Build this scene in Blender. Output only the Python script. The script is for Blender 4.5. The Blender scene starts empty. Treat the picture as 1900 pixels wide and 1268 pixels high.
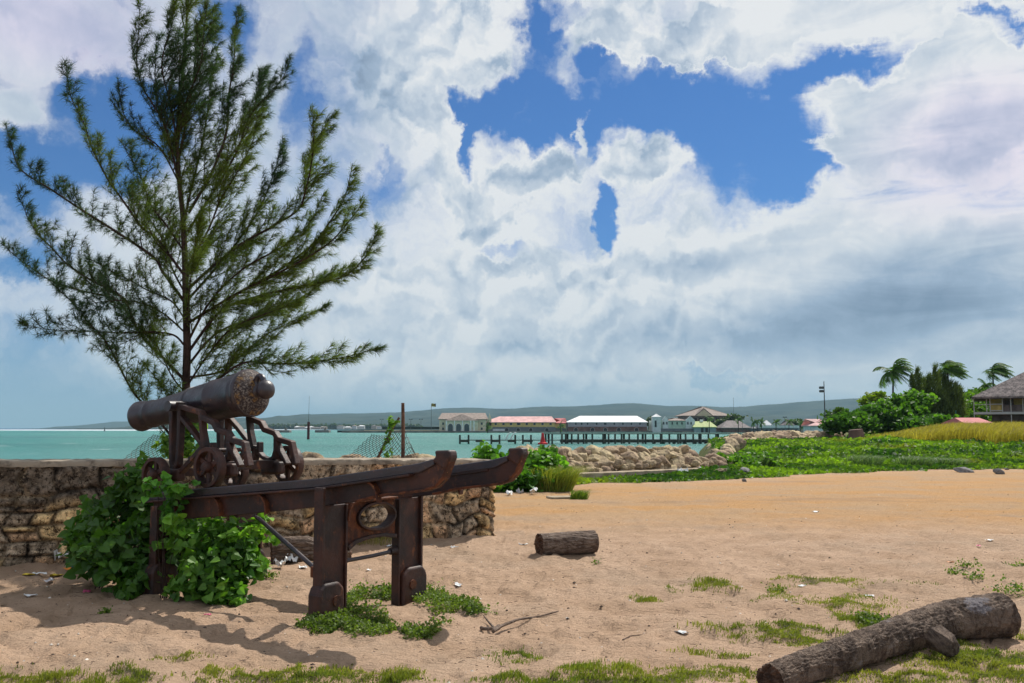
import bpy, math, random
import numpy as np
from mathutils import Vector, Matrix
rnd = random.Random(7); R = np.random.RandomState(11)
C = bpy.context.scene.collection; sc = bpy.context.scene
PI = math.pi; rad = math.radians
# ---------------------------------------------------------------- camera
F = 1750.0; PITCH = math.atan(161/F); H = 1.6
cam = bpy.data.cameras.new('camera'); cam.sensor_width = 36; cam.lens = 36*F/1900
cam.clip_start = 0.1; cam.clip_end = 60000
co = bpy.data.objects.new('camera', cam); C.objects.link(co)
co.location = (0, 0, H); co.rotation_euler = (PI/2+PITCH, 0, 0); sc.camera = co
sc.view_settings.view_transform = 'Standard'; sc.view_settings.look = 'None'
sc.view_settings.exposure = 0.12; sc.view_settings.gamma = 1
_f = np.array([0, math.cos(PITCH), math.sin(PITCH)]); _u = np.array([0, -math.sin(PITCH), math.cos(PITCH)])
C0 = np.array([0, 0, H])
def ray(px, py): return _f*F + np.array([px-950., 0, 0]) + _u*(634-py)
def gp(px, py, z=0):
    r = ray(px, py); return C0 + r*((z-H)/r[2])
def at(px, py, Y):
    r = ray(px, py); return C0 + r*(Y/r[1])
SUN_EL, SUN_AZ = 50.0, 34.0
sun = bpy.data.lights.new('sun', 'SUN'); sun.energy = 5.0; sun.angle = rad(0.55); sun.color = (1, .95, .87)
so = bpy.data.objects.new('sun', sun); C.objects.link(so)
sd = Vector((math.sin(rad(SUN_AZ))*math.cos(rad(SUN_EL)), math.cos(rad(SUN_AZ))*math.cos(rad(SUN_EL)), math.sin(rad(SUN_EL))))
so.rotation_euler = sd.to_track_quat('Z', 'Y').to_euler(); so.location = (20, 30, 40)
# ---------------------------------------------------------------- node helper
class NT:
    def __init__(s, nt): s.t = nt; s.n = nt.nodes; s.l = nt.links
    def new(s, ty, **k):
        n = s.n.new(ty)
        for a, b in k.items(): setattr(n, a, b)
        return n
    def put(s, inp, v):
        if hasattr(v, 'is_output') or isinstance(v, bpy.types.NodeSocket): s.l.new(v, inp)
        elif v is not None:
            if isinstance(v, (tuple, list)) and len(v) == 3 and inp.type == 'RGBA': v = (*v, 1)
            inp.default_value = v
    def math(s, op, a, b=None, c=None, clamp=False):
        n = s.new('ShaderNodeMath', operation=op, use_clamp=clamp); s.put(n.inputs[0], a)
        if b is not None: s.put(n.inputs[1], b)
        if c is not None: s.put(n.inputs[2], c)
        return n.outputs[0]
    def vm(s, op, a, b=None, out=0):
        n = s.new('ShaderNodeVectorMath', operation=op); s.put(n.inputs[0], a)
        if b is not None: s.put(n.inputs['Scale'] if op == 'SCALE' else n.inputs[1], b)
        return n.outputs[out]
    def mr(s, v, a, b, c=0., d=1., smooth=True):
        n = s.new('ShaderNodeMapRange'); n.interpolation_type = 'SMOOTHSTEP' if smooth else 'LINEAR'
        s.put(n.inputs[0], v); n.inputs[1].default_value = a; n.inputs[2].default_value = b
        n.inputs[3].default_value = c; n.inputs[4].default_value = d; return n.outputs[0]
    def mix(s, f, a, b, blend='MIX'):
        n = s.new('ShaderNodeMix', data_type='RGBA', blend_type=blend); s.put(n.inputs[0], f); s.put(n.inputs[6], a); s.put(n.inputs[7], b)
        return n.outputs[2]
    def noise(s, vec, scale, detail=4, rough=.55, dist=0., out=0):
        n = s.new('ShaderNodeTexNoise'); n.inputs['Scale'].default_value = scale; n.inputs['Detail'].default_value = detail
        n.inputs['Roughness'].default_value = rough; n.inputs['Distortion'].default_value = dist
        if vec is not None: s.l.new(vec, n.inputs['Vector'])
        return n.outputs[out]
    def noise2(s, vec, scale, detail=4, rough=.55, dist=0., out=0):
        o = s.noise(vec, scale, detail, rough, dist, out); o.node.noise_dimensions = '2D'; return o
    def mapping(s, vec, loc=(0,0,0), rot=(0,0,0), scale=(1,1,1), ty='POINT'):
        n = s.new('ShaderNodeMapping', vector_type=ty); s.l.new(vec, n.inputs[0])
        n.inputs['Location'].default_value = loc; n.inputs['Rotation'].default_value = rot; n.inputs['Scale'].default_value = scale
        return n.outputs[0]
# ---------------------------------------------------------------- world
w = bpy.data.worlds.new('World'); sc.world = w; w.use_nodes = True
W = NT(w.node_tree); W.n.clear()
tc = W.new('ShaderNodeTexCoord').outputs['Generated']
sep = W.new('ShaderNodeSeparateXYZ'); W.l.new(tc, sep.inputs[0])
az = W.math('ARCTAN2', sep.outputs[0], sep.outputs[1]); el = W.math('ARCSINE', sep.outputs[2])
cmb = W.new('ShaderNodeCombineXYZ'); W.l.new(az, cmb.inputs[0]); W.l.new(el, cmb.inputs[1]); AE = cmb.outputs[0]
warp1 = W.vm('SCALE', W.vm('SUBTRACT', W.noise2(AE, 10, 7, .62, out=1), (.5, .5, .5)), .11)
AEw = W.vm('ADD', AE, warp1)
warp2 = W.vm('SCALE', W.vm('SUBTRACT', W.noise2(AE, 4, 2, .5, out=1), (.5, .5, .5)), .10)
AEs = W.vm('ADD', AE, warp2)
def ae(px, py):
    r = ray(px, py); r = r/np.linalg.norm(r); return math.atan2(r[0], r[1]), math.asin(r[2])
def blobs(L, vec, inner=.25):
    tot = None
    for (cx, cy, rx, ry, rot, wt) in L:
        a, e = ae(cx, cy)
        m = W.mapping(vec, (a, e, 0), (0, 0, rad(rot)), (rx/F, ry/F, 1), 'TEXTURE')
        d = W.vm('LENGTH', m, out=1)
        v = W.mr(d, 1.25, inner, 0, wt)
        tot = v if tot is None else W.math('ADD', tot, v)
    return tot
GAPS = [(1210,205,300,85,0,1.5),(1380,265,165,85,10,1.5),(950,175,115,66,0,1.3),(880,270,26,80,0,1.5),(1005,70,55,60,0,1.2),(1570,125,120,48,12,1.4),(1850,46,75,26,0,1.4),
 (1122,400,30,66,28,1.7),(205,190,130,80,-10,1.6),(50,330,120,90,0,1.6),(25,470,60,40,0,1.),(420,25,60,70,0,1.3),(570,190,36,110,0,.9),(230,290,120,60,0,1.2),(930,465,44,22,0,1.),(1180,512,46,18,0,.7),
 (1450,330,95,40,25,1.3),(1100,120,60,30,0,1.),(60,700,330,110,0,1.25),(1345,695,140,12,0,.8),(700,330,40,50,0,.6),(1000,250,20,40,0,.7)]
FILL = [(1262,94,185,30,-3,2.0),(1560,22,430,34,2,2.0),(965,190,30,24,30,.9),(1120,42,70,46,0,.8),(1760,76,120,20,8,1.3),(1000,300,60,70,0,1.),(1062,240,16,46,0,1.2),(1150,290,70,66,0,1.2),
 (1225,290,50,50,0,1.1),(1540,272,80,20,20,1.2),(1720,200,200,110,0,1.5),(860,350,60,90,0,.8),(730,120,130,110,0,1.),(90,60,190,80,0,1.),(20,220,50,60,0,1.),(850,110,80,80,0,1.),(600,620,700,220,0,.6),(1500,560,600,160,0,1.)]
D = W.math('SUBTRACT', blobs(FILL, AEw), blobs(GAPS, AEw))
P1 = W.mapping(AEw, scale=(1, 1.25, 1))
det = W.noise2(P1, 9, 9, .60)
det2 = W.noise2(W.mapping(AE, rot=(0, 0, rad(-16)), scale=(1, 4.5, 1)), 6, 9, .62, .6)
streak = W.mr(az, .14, .34)                      # the high streaky cloud lies to the right
detm = W.math('ADD', W.math('MULTIPLY', det, W.math('SUBTRACT', 1., streak)), W.math('MULTIPLY', det2, streak))
D = W.math('ADD', D, W.math('MULTIPLY', W.math('SUBTRACT', detm, .5), 2.5))
back = W.mr(W.math('ABSOLUTE', az), .75, 1.3)
D = W.math('SUBTRACT', D, W.math('MULTIPLY', back, .25))
softm = W.math('MAXIMUM', W.mr(az, -.06, -.22), W.mr(el, .10, .02))
cover = W.math('ADD', W.math('MULTIPLY', W.mr(D, -1.12, .12), W.math('SUBTRACT', 1., softm)), W.math('MULTIPLY', W.mr(D, -1.25, .75), softm))
# billows: rounded lumps of several sizes lit from above
def lump(vec, sc_, det_=1.):
    n = W.new('ShaderNodeTexVoronoi', feature='SMOOTH_F1', voronoi_dimensions='2D'); n.inputs['Scale'].default_value = sc_; n.inputs['Smoothness'].default_value = .55; n.inputs['Detail'].default_value = 2.5; n.inputs['Roughness'].default_value = .5
    W.l.new(vec, n.inputs['Vector']); return n.outputs['Distance']
l0 = lump(AEw, 15); l1 = lump(W.vm('ADD', AEw, (-.006, .016, 0)), 15)
relief = W.math('MULTIPLY', W.math('SUBTRACT', l1, l0), .85)
relief = W.math('MULTIPLY', W.math('MULTIPLY', relief, W.mr(el, .08, .24, .75, 1.)), W.math('SUBTRACT', 1., W.math('MULTIPLY', W.math('MAXIMUM', streak, W.mr(az, -.12, -.3)), .75)))
edge = W.mr(D, .55, -.15, 0, .30)                 # thin sunlit rims are brightest
SH = [(1620,590,340,110,4,.60),(1850,560,220,120,0,.26),(1420,620,200,70,0,.26),(1310,460,120,36,0,.36),(600,170,230,260,0,.36),(560,500,200,160,0,.16),(120,640,400,90,0,.25),(250,770,400,60,0,.1),(1830,300,170,100,0,.26),
 (120,50,260,110,0,.24),(900,640,300,40,0,.16),(950,750,1500,60,0,.08),(1000,560,500,200,0,.06),(820,560,150,50,0,.14),(60,250,80,60,0,.15),(420,350,300,200,0,.1),(1150,620,300,50,0,.14),(700,720,400,40,0,.08),(750,400,130,80,0,.16)]
shade = W.math('ADD', blobs(SH, AEs, -.1), .23)
shade = W.math('ADD', shade, W.math('MULTIPLY', W.math('SUBTRACT', .5, W.noise2(AEs, 4.5, 8, .62)), .75))
shade = W.math('ADD', shade, W.math('MULTIPLY', W.math('MULTIPLY', W.math('SUBTRACT', .5, det2), .9), streak))
shade = W.math('SUBTRACT', W.math('ADD', shade, relief), W.math('ADD', edge, W.mr(el, .26, .04, 0, .13)), clamp=True)
ramp = W.new('ShaderNodeValToRGB'); W.l.new(shade, ramp.inputs[0]); cr = ramp.color_ramp
cr.elements[0].position = 0; cr.elements[0].color = (10.2, 10.4, 10.6, 1)
cr.elements[1].position = 1; cr.elements[1].color = (2.3, 3.2, 4.7, 1)
e = cr.elements.new(.28); e.color = (7.4, 8.2, 9.2, 1)
e = cr.elements.new(.62); e.color = (4.3, 5.5, 7.2, 1)
lav = blobs([(100,60,240,110,0,.8),(1850,300,260,140,0,.7)], AEs)
ccol = W.mix(lav, ramp.outputs[0], (1.08, .93, 1.05), 'MULTIPLY')
sky = W.new('ShaderNodeTexSky'); sky.sky_type = 'NISHITA'; sky.sun_disc = False
sky.sun_elevation = rad(SUN_EL); sky.sun_rotation = rad(SUN_AZ); sky.air_density = 1.0; sky.dust_density = .4; sky.ozone_density = 2.5
skyc = W.mix(1., sky.outputs[0], (.27, .58, 1.0), 'MULTIPLY')
lowh = W.mr(el, .14, .0)
skyc = W.mix(W.math('MULTIPLY', lowh, .8), skyc, (3.9, 5.7, 7.8))
col = W.mix(cover, skyc, ccol)
bg = W.new('ShaderNodeBackground'); W.l.new(col, bg.inputs[0]); bg.inputs[1].default_value = .075
ow = W.new('ShaderNodeOutputWorld'); W.l.new(bg.outputs[0], ow.inputs[0])
# ---------------------------------------------------------------- material helpers
def mat(name, base, rough=.7, metal=0., spec=.4, bump=None, trans=0., var=None, coords='Object', attr=False, objvar=0.):
    """base: colour or f(N, vec)->socket ; bump: list of (scale, strength_m)"""
    m = bpy.data.materials.new(name); m.use_nodes = True; N = NT(m.node_tree); N.n.clear()
    out = N.new('ShaderNodeOutputMaterial'); b = N.new('ShaderNodeBsdfPrincipled')
    vec = N.new('ShaderNodeTexCoord').outputs[coords]
    c = base(N, vec) if callable(base) else base
    if attr:
        a = N.new('ShaderNodeAttribute', attribute_name='Col').outputs[0]
        c = N.mix(1., c, a, 'MULTIPLY')
    if objvar:
        oi = N.new('ShaderNodeObjectInfo').outputs['Random']
        h = N.new('ShaderNodeHueSaturation'); N.put(h.inputs['Color'], c)
        N.put(h.inputs['Value'], N.mr(oi, 0, 1, 1-objvar, 1+objvar, False)); N.put(h.inputs['Hue'], N.mr(oi, 0, 1, .485, .515, False)); c = h.outputs[0]
    N.put(b.inputs['Base Color'], c); b.inputs['Metallic'].default_value = metal
    N.put(b.inputs['Roughness'], rough(N, vec) if callable(rough) else rough)
    b.inputs['Specular IOR Level'].default_value = spec
    if bump:
        prev = None
        for i, (s_, d_) in enumerate(bump):
            bn = N.new('ShaderNodeBump'); bn.inputs['Distance'].default_value = d_; bn.inputs['Strength'].default_value = 1
            hgt = s_(N, vec) if callable(s_) else N.noise(vec, s_, 5, .6)
            N.l.new(hgt, bn.inputs['Height'])
            if prev: N.l.new(prev, bn.inputs['Normal'])
            prev = bn.outputs[0]
        N.l.new(prev, b.inputs['Normal'])
    sh = b.outputs[0]
    if trans:
        t = N.new('ShaderNodeBsdfTranslucent'); tcx = N.mix(1., c, (1.5, 1.7, .6), 'MULTIPLY'); N.l.new(tcx, t.inputs[0])
        mx = N.new('ShaderNodeMixShader'); mx.inputs[0].default_value = trans; N.l.new(sh, mx.inputs[1]); N.l.new(t.outputs[0], mx.inputs[2]); sh = mx.outputs[0]
    N.l.new(sh, out.inputs[0]); return m
def two(c1, c2, scale, lo=.4, hi=.6, detail=5, c3=None, s3=3, lo3=.55, hi3=.65, stretch=None):
    def f(N, v):
        if stretch: v = N.mapping(v, scale=stretch)
        c = N.mix(N.mr(N.noise(v, scale, detail, .65), lo, hi), c1, c2)
        if c3: c = N.mix(N.mr(N.noise(v, s3, 6, .7), lo3, hi3), c, c3)
        return c
    return f
M = {}
def rustf(N, v):
    c = N.mix(N.mr(N.noise(v, 3.2, 6, .65), .42, .62), (.018, .0075, .007), (.058, .018, .010))
    c = N.mix(N.mr(N.noise(N.mapping(v, scale=(1, 1, .6)), 8, 8, .75), .57, .70), c, (.20, .062, .018))
    c = N.mix(N.mr(N.noise(v, 60, 4, .7), .68, .76), c, (.22, .11, .05))
    return c
M['rust'] = mat('rust', rustf, .58, 0., .5, [(18, .006), (120, .002)])
M['rust2'] = mat('rust_orange', two((.045,.015,.009), (.14,.042,.014), 9, .40, .6, 6, (.34,.17,.06), 38, .60, .68), .7, 0., .35, [(30, .005), (140, .002)])
def iron(N, v):
    c = N.mix(N.mr(N.noise(v, 4, 6, .65), .4, .65), (.017, .012, .018), (.040, .024, .028))
    c = N.mix(N.mr(N.noise(v, 22, 6, .7), .62, .70), c, (.16, .07, .045))
    return N.mix(N.mr(N.noise(v, 90, 3, .6), .70, .76), c, (.28, .22, .20))
M['iron'] = mat('gun_iron', iron, lambda N, v: N.mr(N.noise(v, 8, 5, .6),   .3, .7, .27, .50), 0., .7, [(25, .004), (110, .0015)])
def lichen(N, v):
    c = N.mix(N.mr(N.noise(v, 48, 8, .8), .48, .60), (.030, .021, .022), (.25, .21, .18))
    return N.mix(N.mr(N.noise(v, 9, 4, .6), .50, .66), c, N.mix(N.mr(N.noise(v, 55, 5, .7), .45, .55), (.05, .02, .015), (.26, .15, .05)))
M['lichen'] = mat('lichened_iron', lichen, .75, 0., .3, [(60, .004)])
M['wood'] = mat('weathered_wood', two((.09,.06,.045), (.24,.18,.14), 5, .38, .62, 7, (.34,.29,.25), 9, .58, .66, stretch=(1, 6, 6)), .85, 0., .2,
    [(lambda N, v: N.noise(N.mapping(v, scale=(1, 7, 7)), 7, 6, .7), .03), (60, .004)])
M['endgrain'] = mat('end_grain', two((.05,.03,.022), (.16,.10,.07), 14, .35, .65, 6), .9, 0., .15, [(30, .01)])
def palmf(N, v):
    q = N.mapping(N.mapping(v, rot=(0, 0, rad(-33))), scale=(1.5, .8, .8))
    c = N.mix(N.mr(N.noise(q, 6, 10, .80, .8), .40, .60), (.095, .065, .05), (.34, .25, .19))
    c = N.mix(N.mr(N.noise(v, 14, 7, .75), .56, .66), c, (.36, .29, .24))
    return N.mix(N.math('MULTIPLY', N.mr(N.noise(v, 3.0, 7, .7), .57, .64), .8), c, (.38, .35, .37))
M['palmlog'] = mat('palm_bark', palmf, .85, 0., .25, [(lambda N, v: N.noise(N.mapping(N.mapping(v, rot=(0, 0, rad(-33))), scale=(1.5, .8, .8)), 6, 10, .80, .8), .10), (lambda N, v: N.noise(v, 16, 7, .75), .04), (70, .008)])
M['bark'] = mat('bark', two((.022,.013,.012), (.065,.040,.032), 14, .35, .65, 5, stretch=(1, 1, .4)), .9, 0., .2, [(30, .01)])
def attrbase(N, v): return N.mix(N.mr(N.noise(v, 3, 3), .3, .7), (.85, .85, .85), (1.15, 1.15, 1.15))
M['needle'] = mat('needles', attrbase, .6, 0., .25, None, .25, attr=True)
M['leaf'] = mat('leaf', attrbase, .5, 0., .4, None, .34, attr=True)
M['leafm'] = mat('leaf_matt', attrbase, .6, 0., .3, None, .35, attr=True)
M['straw'] = mat('dry_grass', attrbase, .7, 0., .2, None, .4, attr=True)
def stonef(N, v):
    c = N.mix(N.mr(N.noise(v, 6, 8, .75), .38, .62), (.45, .41, .37), (1.6, 1.5, 1.38))
    c = N.mix(N.mr(N.noise(v, 15, 8, .85), .50, .57), c, (.13, .11, .10))
    c = N.mix(N.mr(N.noise(N.mapping(v, loc=(3, 1, 2)), 17, 8, .82), .57, .63), c, (2.2, 2.05, 1.75))
    return N.mix(N.mr(N.noise(v, 2.2, 5, .7), .57, .66), c, (.42, .38, .34), 'MULTIPLY')
M['wall'] = mat('rubble_stone', stonef, .92, 0., .15, [(14, .03), (60, .012)], attr=True)
M['mortar'] = mat('coping_mortar', two((.36,.30,.23), (.16,.13,.10), 4, .45, .62, 7), .92, 0., .15, [(25, .012)])
M['rock'] = mat('limestone', two((.52,.40,.25), (.33,.25,.17), 2.2, .38, .60, 8, (.09,.07,.055), 4, .57, .65), .9, 0., .15, [(6, .05), (25, .02)], objvar=.24)
M['rockg'] = mat('grey_rock', two((.30,.29,.28), (.16,.15,.15), 4, .38, .62, 8), .9, 0., .15, [(12, .03)], objvar=.1)
M['concrete'] = mat('concrete', two((.40,.33,.24), (.24,.19,.13), 2.2, .4, .62, 7), .9, 0., .15, [(30, .01)])
def simple(n, c, r=.8, v=.12, s=.6, **k):
    return mat(n, two(tuple(x*(1-v) for x in c), tuple(min(1, x*(1+v)) for x in c), s, .35, .65, 5), r, 0., .3, **k)
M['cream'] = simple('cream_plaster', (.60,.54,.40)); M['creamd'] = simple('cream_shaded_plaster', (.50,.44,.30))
M['yellow'] = simple('yellow_plaster', (.55,.42,.16)); M['lilac'] = simple('lilac_plaster', (.34,.32,.36)); M['white'] = simple('white_paint', (.75,.75,.74))
M['mint'] = simple('mint_plaster', (.42,.52,.44)); M['palew'] = simple('pale_plaster', (.55,.57,.58)); M['brick'] = simple('brown_brick', (.16,.09,.075), v=.3)
M['glass'] = mat('dark_glass', (.03,.045,.05), .15, 0., .6); M['dark'] = simple('dark_opening', (.035,.033,.035))
M['rooft'] = simple('brown_shingle', (.25,.20,.17), v=.25, s=.8); M['roofred'] = simple('red_metal_roof', (.46,.15,.15), v=.15); M['roofpink'] = simple('faded_pink_roof', (.60,.36,.34), v=.18, s=.25)
M['roofwhite'] = simple('white_metal_roof', (.82,.82,.82), v=.04); M['roofgreen'] = simple('pale_green_roof', (.40,.46,.20)); M['roofgrey'] = simple('grey_thatch_roof', (.17,.145,.14), v=.25)
M['teal'] = simple('green_metal', (.10,.30,.26)); M['slate'] = simple('slate_grey', (.13,.15,.16)); M['shack'] = simple('bluish_wall', (.25,.32,.34))
M['quay'] = simple('quay_concrete', (.17,.16,.145), v=.3, s=.2); M['jetty'] = simple('dark_wet_timber', (.055,.06,.05), v=.35, s=.8); M['red'] = simple('red_buoy_paint', (.50,.03,.035))
M['steel'] = simple('dark_steel', (.10,.11,.12)); M['rustpost'] = simple('rusty_post', (.14,.075,.05), v=.4, s=8); M['wire'] = simple('rusty_wire', (.13,.11,.10))
M['marker'] = simple('maroon_marker_paint', (.09,.03,.035)); M['flagy'] = simple('yellow_cloth', (.5,.33,.05)); M['flagd'] = simple('dark_cloth', (.09,.06,.05))
M['thatch'] = mat('old_shingles', two((.10,.085,.085), (.25,.21,.20), 2.4, .38, .62, 8, (.05,.042,.042), 6, .54, .62), .9, 0., .15, [(4, .08)])
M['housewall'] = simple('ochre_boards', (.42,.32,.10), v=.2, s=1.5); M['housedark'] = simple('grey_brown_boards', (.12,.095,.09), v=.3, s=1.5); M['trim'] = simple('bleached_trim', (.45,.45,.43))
M['paper'] = simple('white_litter', (.72,.73,.72), .55, .06); M['pyellow'] = simple('yellow_wrapper', (.65,.5,.04), .5); M['pblue'] = simple('blue_wrapper', (.03,.10,.5), .4)
M['porange'] = simple('orange_wrapper', (.75,.25,.03), .5); M['ppink'] = simple('pink_wrapper', (.6,.1,.2), .5); M['pgrey'] = simple('grey_card', (.33,.33,.35), .7)
M['town'] = simple('far_white_plaster', (.55,.55,.52)); M['townb'] = simple('far_tan_plaster', (.38,.33,.28))
def hillf(N, v): return N.mix(N.mr(N.noise(v, .004, 8, .65), .38, .62), (.016, .034, .032), (.042, .060, .048))
M['hill'] = mat('forested_hill', hillf, .95, 0., .05, None)
# ---------------------------------------------------------------- object helpers
def props(o, label=None, cat=None, group=None, kind=None):
    if label: o['label'] = label
    if cat: o['category'] = cat
    if group: o['group'] = group
    if kind: o['kind'] = kind
    return o
def empty(name, label, cat, loc=(0, 0, 0), rz=0, group=None):
    o = bpy.data.objects.new(name, None); C.objects.link(o); o.location = loc; o.rotation_euler = (0, 0, rz); o.empty_display_size = .2
    return props(o, label, cat, group)
def bulk(name, V, Fc, m, parent=None, col=None, smooth=False, nper=None):
    V = np.asarray(V, np.float32); me = bpy.data.meshes.new(name)
    if isinstance(Fc, np.ndarray):
        k = Fc.shape[1]; n = len(Fc); tot = np.full(n, k, np.int32); flat = Fc.astype(np.int32).ravel()
    else:
        tot = np.array([len(f) for f in Fc], np.int32); flat = np.array([i for f in Fc for i in f], np.int32); n = len(Fc)
    st = np.zeros(n, np.int32); st[1:] = np.cumsum(tot)[:-1]
    me.vertices.add(len(V)); me.vertices.foreach_set('co', V.ravel())
    me.loops.add(len(flat)); me.loops.foreach_set('vertex_index', flat)
    me.polygons.add(n); me.polygons.foreach_set('loop_start', st); me.polygons.foreach_set('loop_total', tot)
    me.polygons.foreach_set('use_smooth', np.full(n, bool(smooth)))
    me.update(calc_edges=True); me.validate()
    if col is not None:
        ca = me.color_attributes.new('Col', 'FLOAT_COLOR', 'POINT'); cc = np.ones((len(V), 4), np.float32); cc[:, :3] = col
        ca.data.foreach_set('color', cc.ravel())
    me.materials.append(m)
    o = bpy.data.objects.new(name, me); C.objects.link(o)
    if parent: o.parent = parent
    return o
class G:
    def __init__(s): s.v = []; s.f = []
    def add(s, V, Fc):
        b = len(s.v); s.v += [tuple(map(float, p)) for p in V]; s.f += [tuple(b+i for i in f) for f in Fc]; return s
    def box(s, c, d, rz=0, rot=None):
        x, y, z = [k/2 for k in d]; P = [(i*x, j*y, k*z) for k in (-1, 1) for j in (-1, 1) for i in (-1, 1)]
        m = rot or Matrix.Rotation(rz, 3, 'Z'); P = [tuple(m @ Vector(p)+Vector(c)) for p in P]
        return s.add(P, [(0,2,3,1),(4,5,7,6),(0,1,5,4),(2,6,7,3),(0,4,6,2),(1,3,7,5)])
    def cbox(s, c, d, ch=.006, rz=0):
        x, y, z = [k/2 for k in d]; poly = [(-x+ch,-y),(x-ch,-y),(x,-y+ch),(x,y-ch),(x-ch,y),(-x+ch,y),(-x,y-ch),(-x,-y+ch)]
        R_ = Matrix.Rotation(rz, 3, 'Z'); V = []
        for zz, k in ((-z, .0), (-z+ch, 1), (z-ch, 1), (z, .0)):
            for a, b in poly:
                q = 1 if k else 1-ch/max(x, y)*1.0
                V.append(tuple(R_ @ Vector((a*q, b*q, zz))+Vector(c)))
        Fc = [tuple(range(7, -1, -1)), tuple(range(24, 32))]
        for r in range(3):
            for i in range(8): Fc.append((r*8+i, r*8+(i+1) % 8, r*8+8+(i+1) % 8, r*8+8+i))
        return s.add(V, Fc)
    def tube(s, path, r, n=8, cap=True, jit=0):
        P = [Vector(p) for p in path]; rr = r if hasattr(r, '__len__') else [r]*len(P); V = []; up = None
        for i, p in enumerate(P):
            t = (P[min(i+1, len(P)-1)]-P[max(i-1, 0)]).normalized()
            if up is None: up = t.orthogonal().normalized()
            up = (up-t*up.dot(t)).normalized(); sd_ = t.cross(up)
            for k in range(n):
                a = 2*PI*k/n; q = rr[i]*(1+jit*(rnd.random()-.5)); V.append(p+(up*math.cos(a)+sd_*math.sin(a))*q)
        Fc = []
        for i in range(len(P)-1):
            for k in range(n): Fc.append((i*n+k, i*n+(k+1) % n, (i+1)*n+(k+1) % n, (i+1)*n+k))
        if cap: Fc += [tuple(range(n-1, -1, -1)), tuple((len(P)-1)*n+k for k in range(n))]
        return s.add(V, Fc)
    def lathe(s, prof, org, axis, n=48):
        """prof [(dist, r)] along axis"""
        A = Vector(axis).normalized(); u = A.orthogonal().normalized(); v = A.cross(u); V = []; O = Vector(org)
        for d, r in prof:
            for k in range(n):
                a = 2*PI*k/n; V.append(O+A*d+(u*math.cos(a)+v*math.sin(a))*max(r, .0005))
        Fc = [(i*n+k, i*n+(k+1) % n, (i+1)*n+(k+1) % n, (i+1)*n+k) for i in range(len(prof)-1) for k in range(n)]
        Fc += [tuple(range(n-1, -1, -1)), tuple((len(prof)-1)*n+k for k in range(n))]
        return s.add(V, Fc)
    def prism(s, poly, a, b, fn):
        """poly 2-D, extruded from a to b through fn(p, q, t)"""
        n = len(poly); V = [fn(p, q, a) for p, q in poly]+[fn(p, q, b) for p, q in poly]
        return s.add(V, [tuple(range(n-1, -1, -1)), tuple(range(n, 2*n))]+[(i, (i+1) % n, n+(i+1) % n, n+i) for i in range(n)])
    def ribbon(s, pts, wd, a, b, fn):
        """bar of width wd along 2-D path, mitred, extruded a..b"""
        P = [Vector(p) for p in pts]; L = []; Rr = []; ww = wd if hasattr(wd, '__len__') else [wd]*len(P)
        for i, p in enumerate(P):
            d0 = (p-P[i-1]).normalized() if i else None; d1 = (P[i+1]-p).normalized() if i < len(P)-1 else None
            if d0 is None: d0 = d1
            if d1 is None: d1 = d0
            t = (d0+d1).normalized(); nn = Vector((-t.y, t.x)); k = ww[i]/2/max(.5, nn.dot(Vector((-d0.y, d0.x)))); L.append(p+nn*k); Rr.append(p-nn*k)
        m = len(P); ch = .008
        V = []
        for (A_, tt) in ((L, a), (L, b), (Rr, b), (Rr, a)):
            for i, q in enumerate(A_): V.append(fn(q.x, q.y, tt))
        Fc = []
        for j in range(4):
            for i in range(m-1): Fc.append((j*m+i, j*m+i+1, ((j+1) % 4)*m+i+1, ((j+1) % 4)*m+i))
        Fc += [(0, m, 2*m, 3*m), (m-1, 4*m-1, 3*m-1, 2*m-1)]
        return s.add(V, Fc)
    def build(s, name, m, parent=None, smooth=False, bevel=0, seg=2):
        o = bulk(name, np.array(s.v, np.float32), s.f, M[m] if isinstance(m, str) else m, parent, smooth=smooth)
        if bevel:
            b = o.modifiers.new('bevel', 'BEVEL'); b.width = bevel; b.segments = seg; b.limit_method = 'ANGLE'; b.angle_limit = rad(35); b.use_clamp_overlap = True
        if smooth:
            try:
                o.data.set_sharp_from_angle(angle=rad(38))
            except Exception: pass
        return o
# numpy noise
def _h(i, j, k, s):
    with np.errstate(over='ignore'):
        n = (i.astype(np.int64)*374761393+j.astype(np.int64)*668265263+k.astype(np.int64)*2147483647+s*1274126177)
        n = (n ^ (n >> 13))*1274126177; n = n ^ (n >> 16)
    return (n & 0xffff)/65535.0
def vn(x, y, z=None, s=0):
    x = np.asarray(x, float); y = np.asarray(y, float); z = np.zeros_like(x) if z is None else np.asarray(z, float)
    i, j, k = np.floor(x), np.floor(y), np.floor(z); fx, fy, fz = x-i, y-j, z-k
    fx, fy, fz = [t*t*(3-2*t) for t in (fx, fy, fz)]; r = 0
    for a in (0, 1):
        for b in (0, 1):
            for c in (0, 1):
                r = r+_h(i+a, j+b, k+c, s)*(fx if a else 1-fx)*(fy if b else 1-fy)*(fz if c else 1-fz)
    return r
def fbm(x, y, z=None, s=0, o=4):
    r = 0; a = .5; t = 0
    for q in range(o):
        r = r+a*vn(x*2**q, y*2**q, None if z is None else z*2**q, s+q); t += a; a *= .55
    return r/t
def sstep(x, a, b): t = np.clip((x-a)/(b-a), 0, 1); return t*t*(3-2*t)
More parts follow.
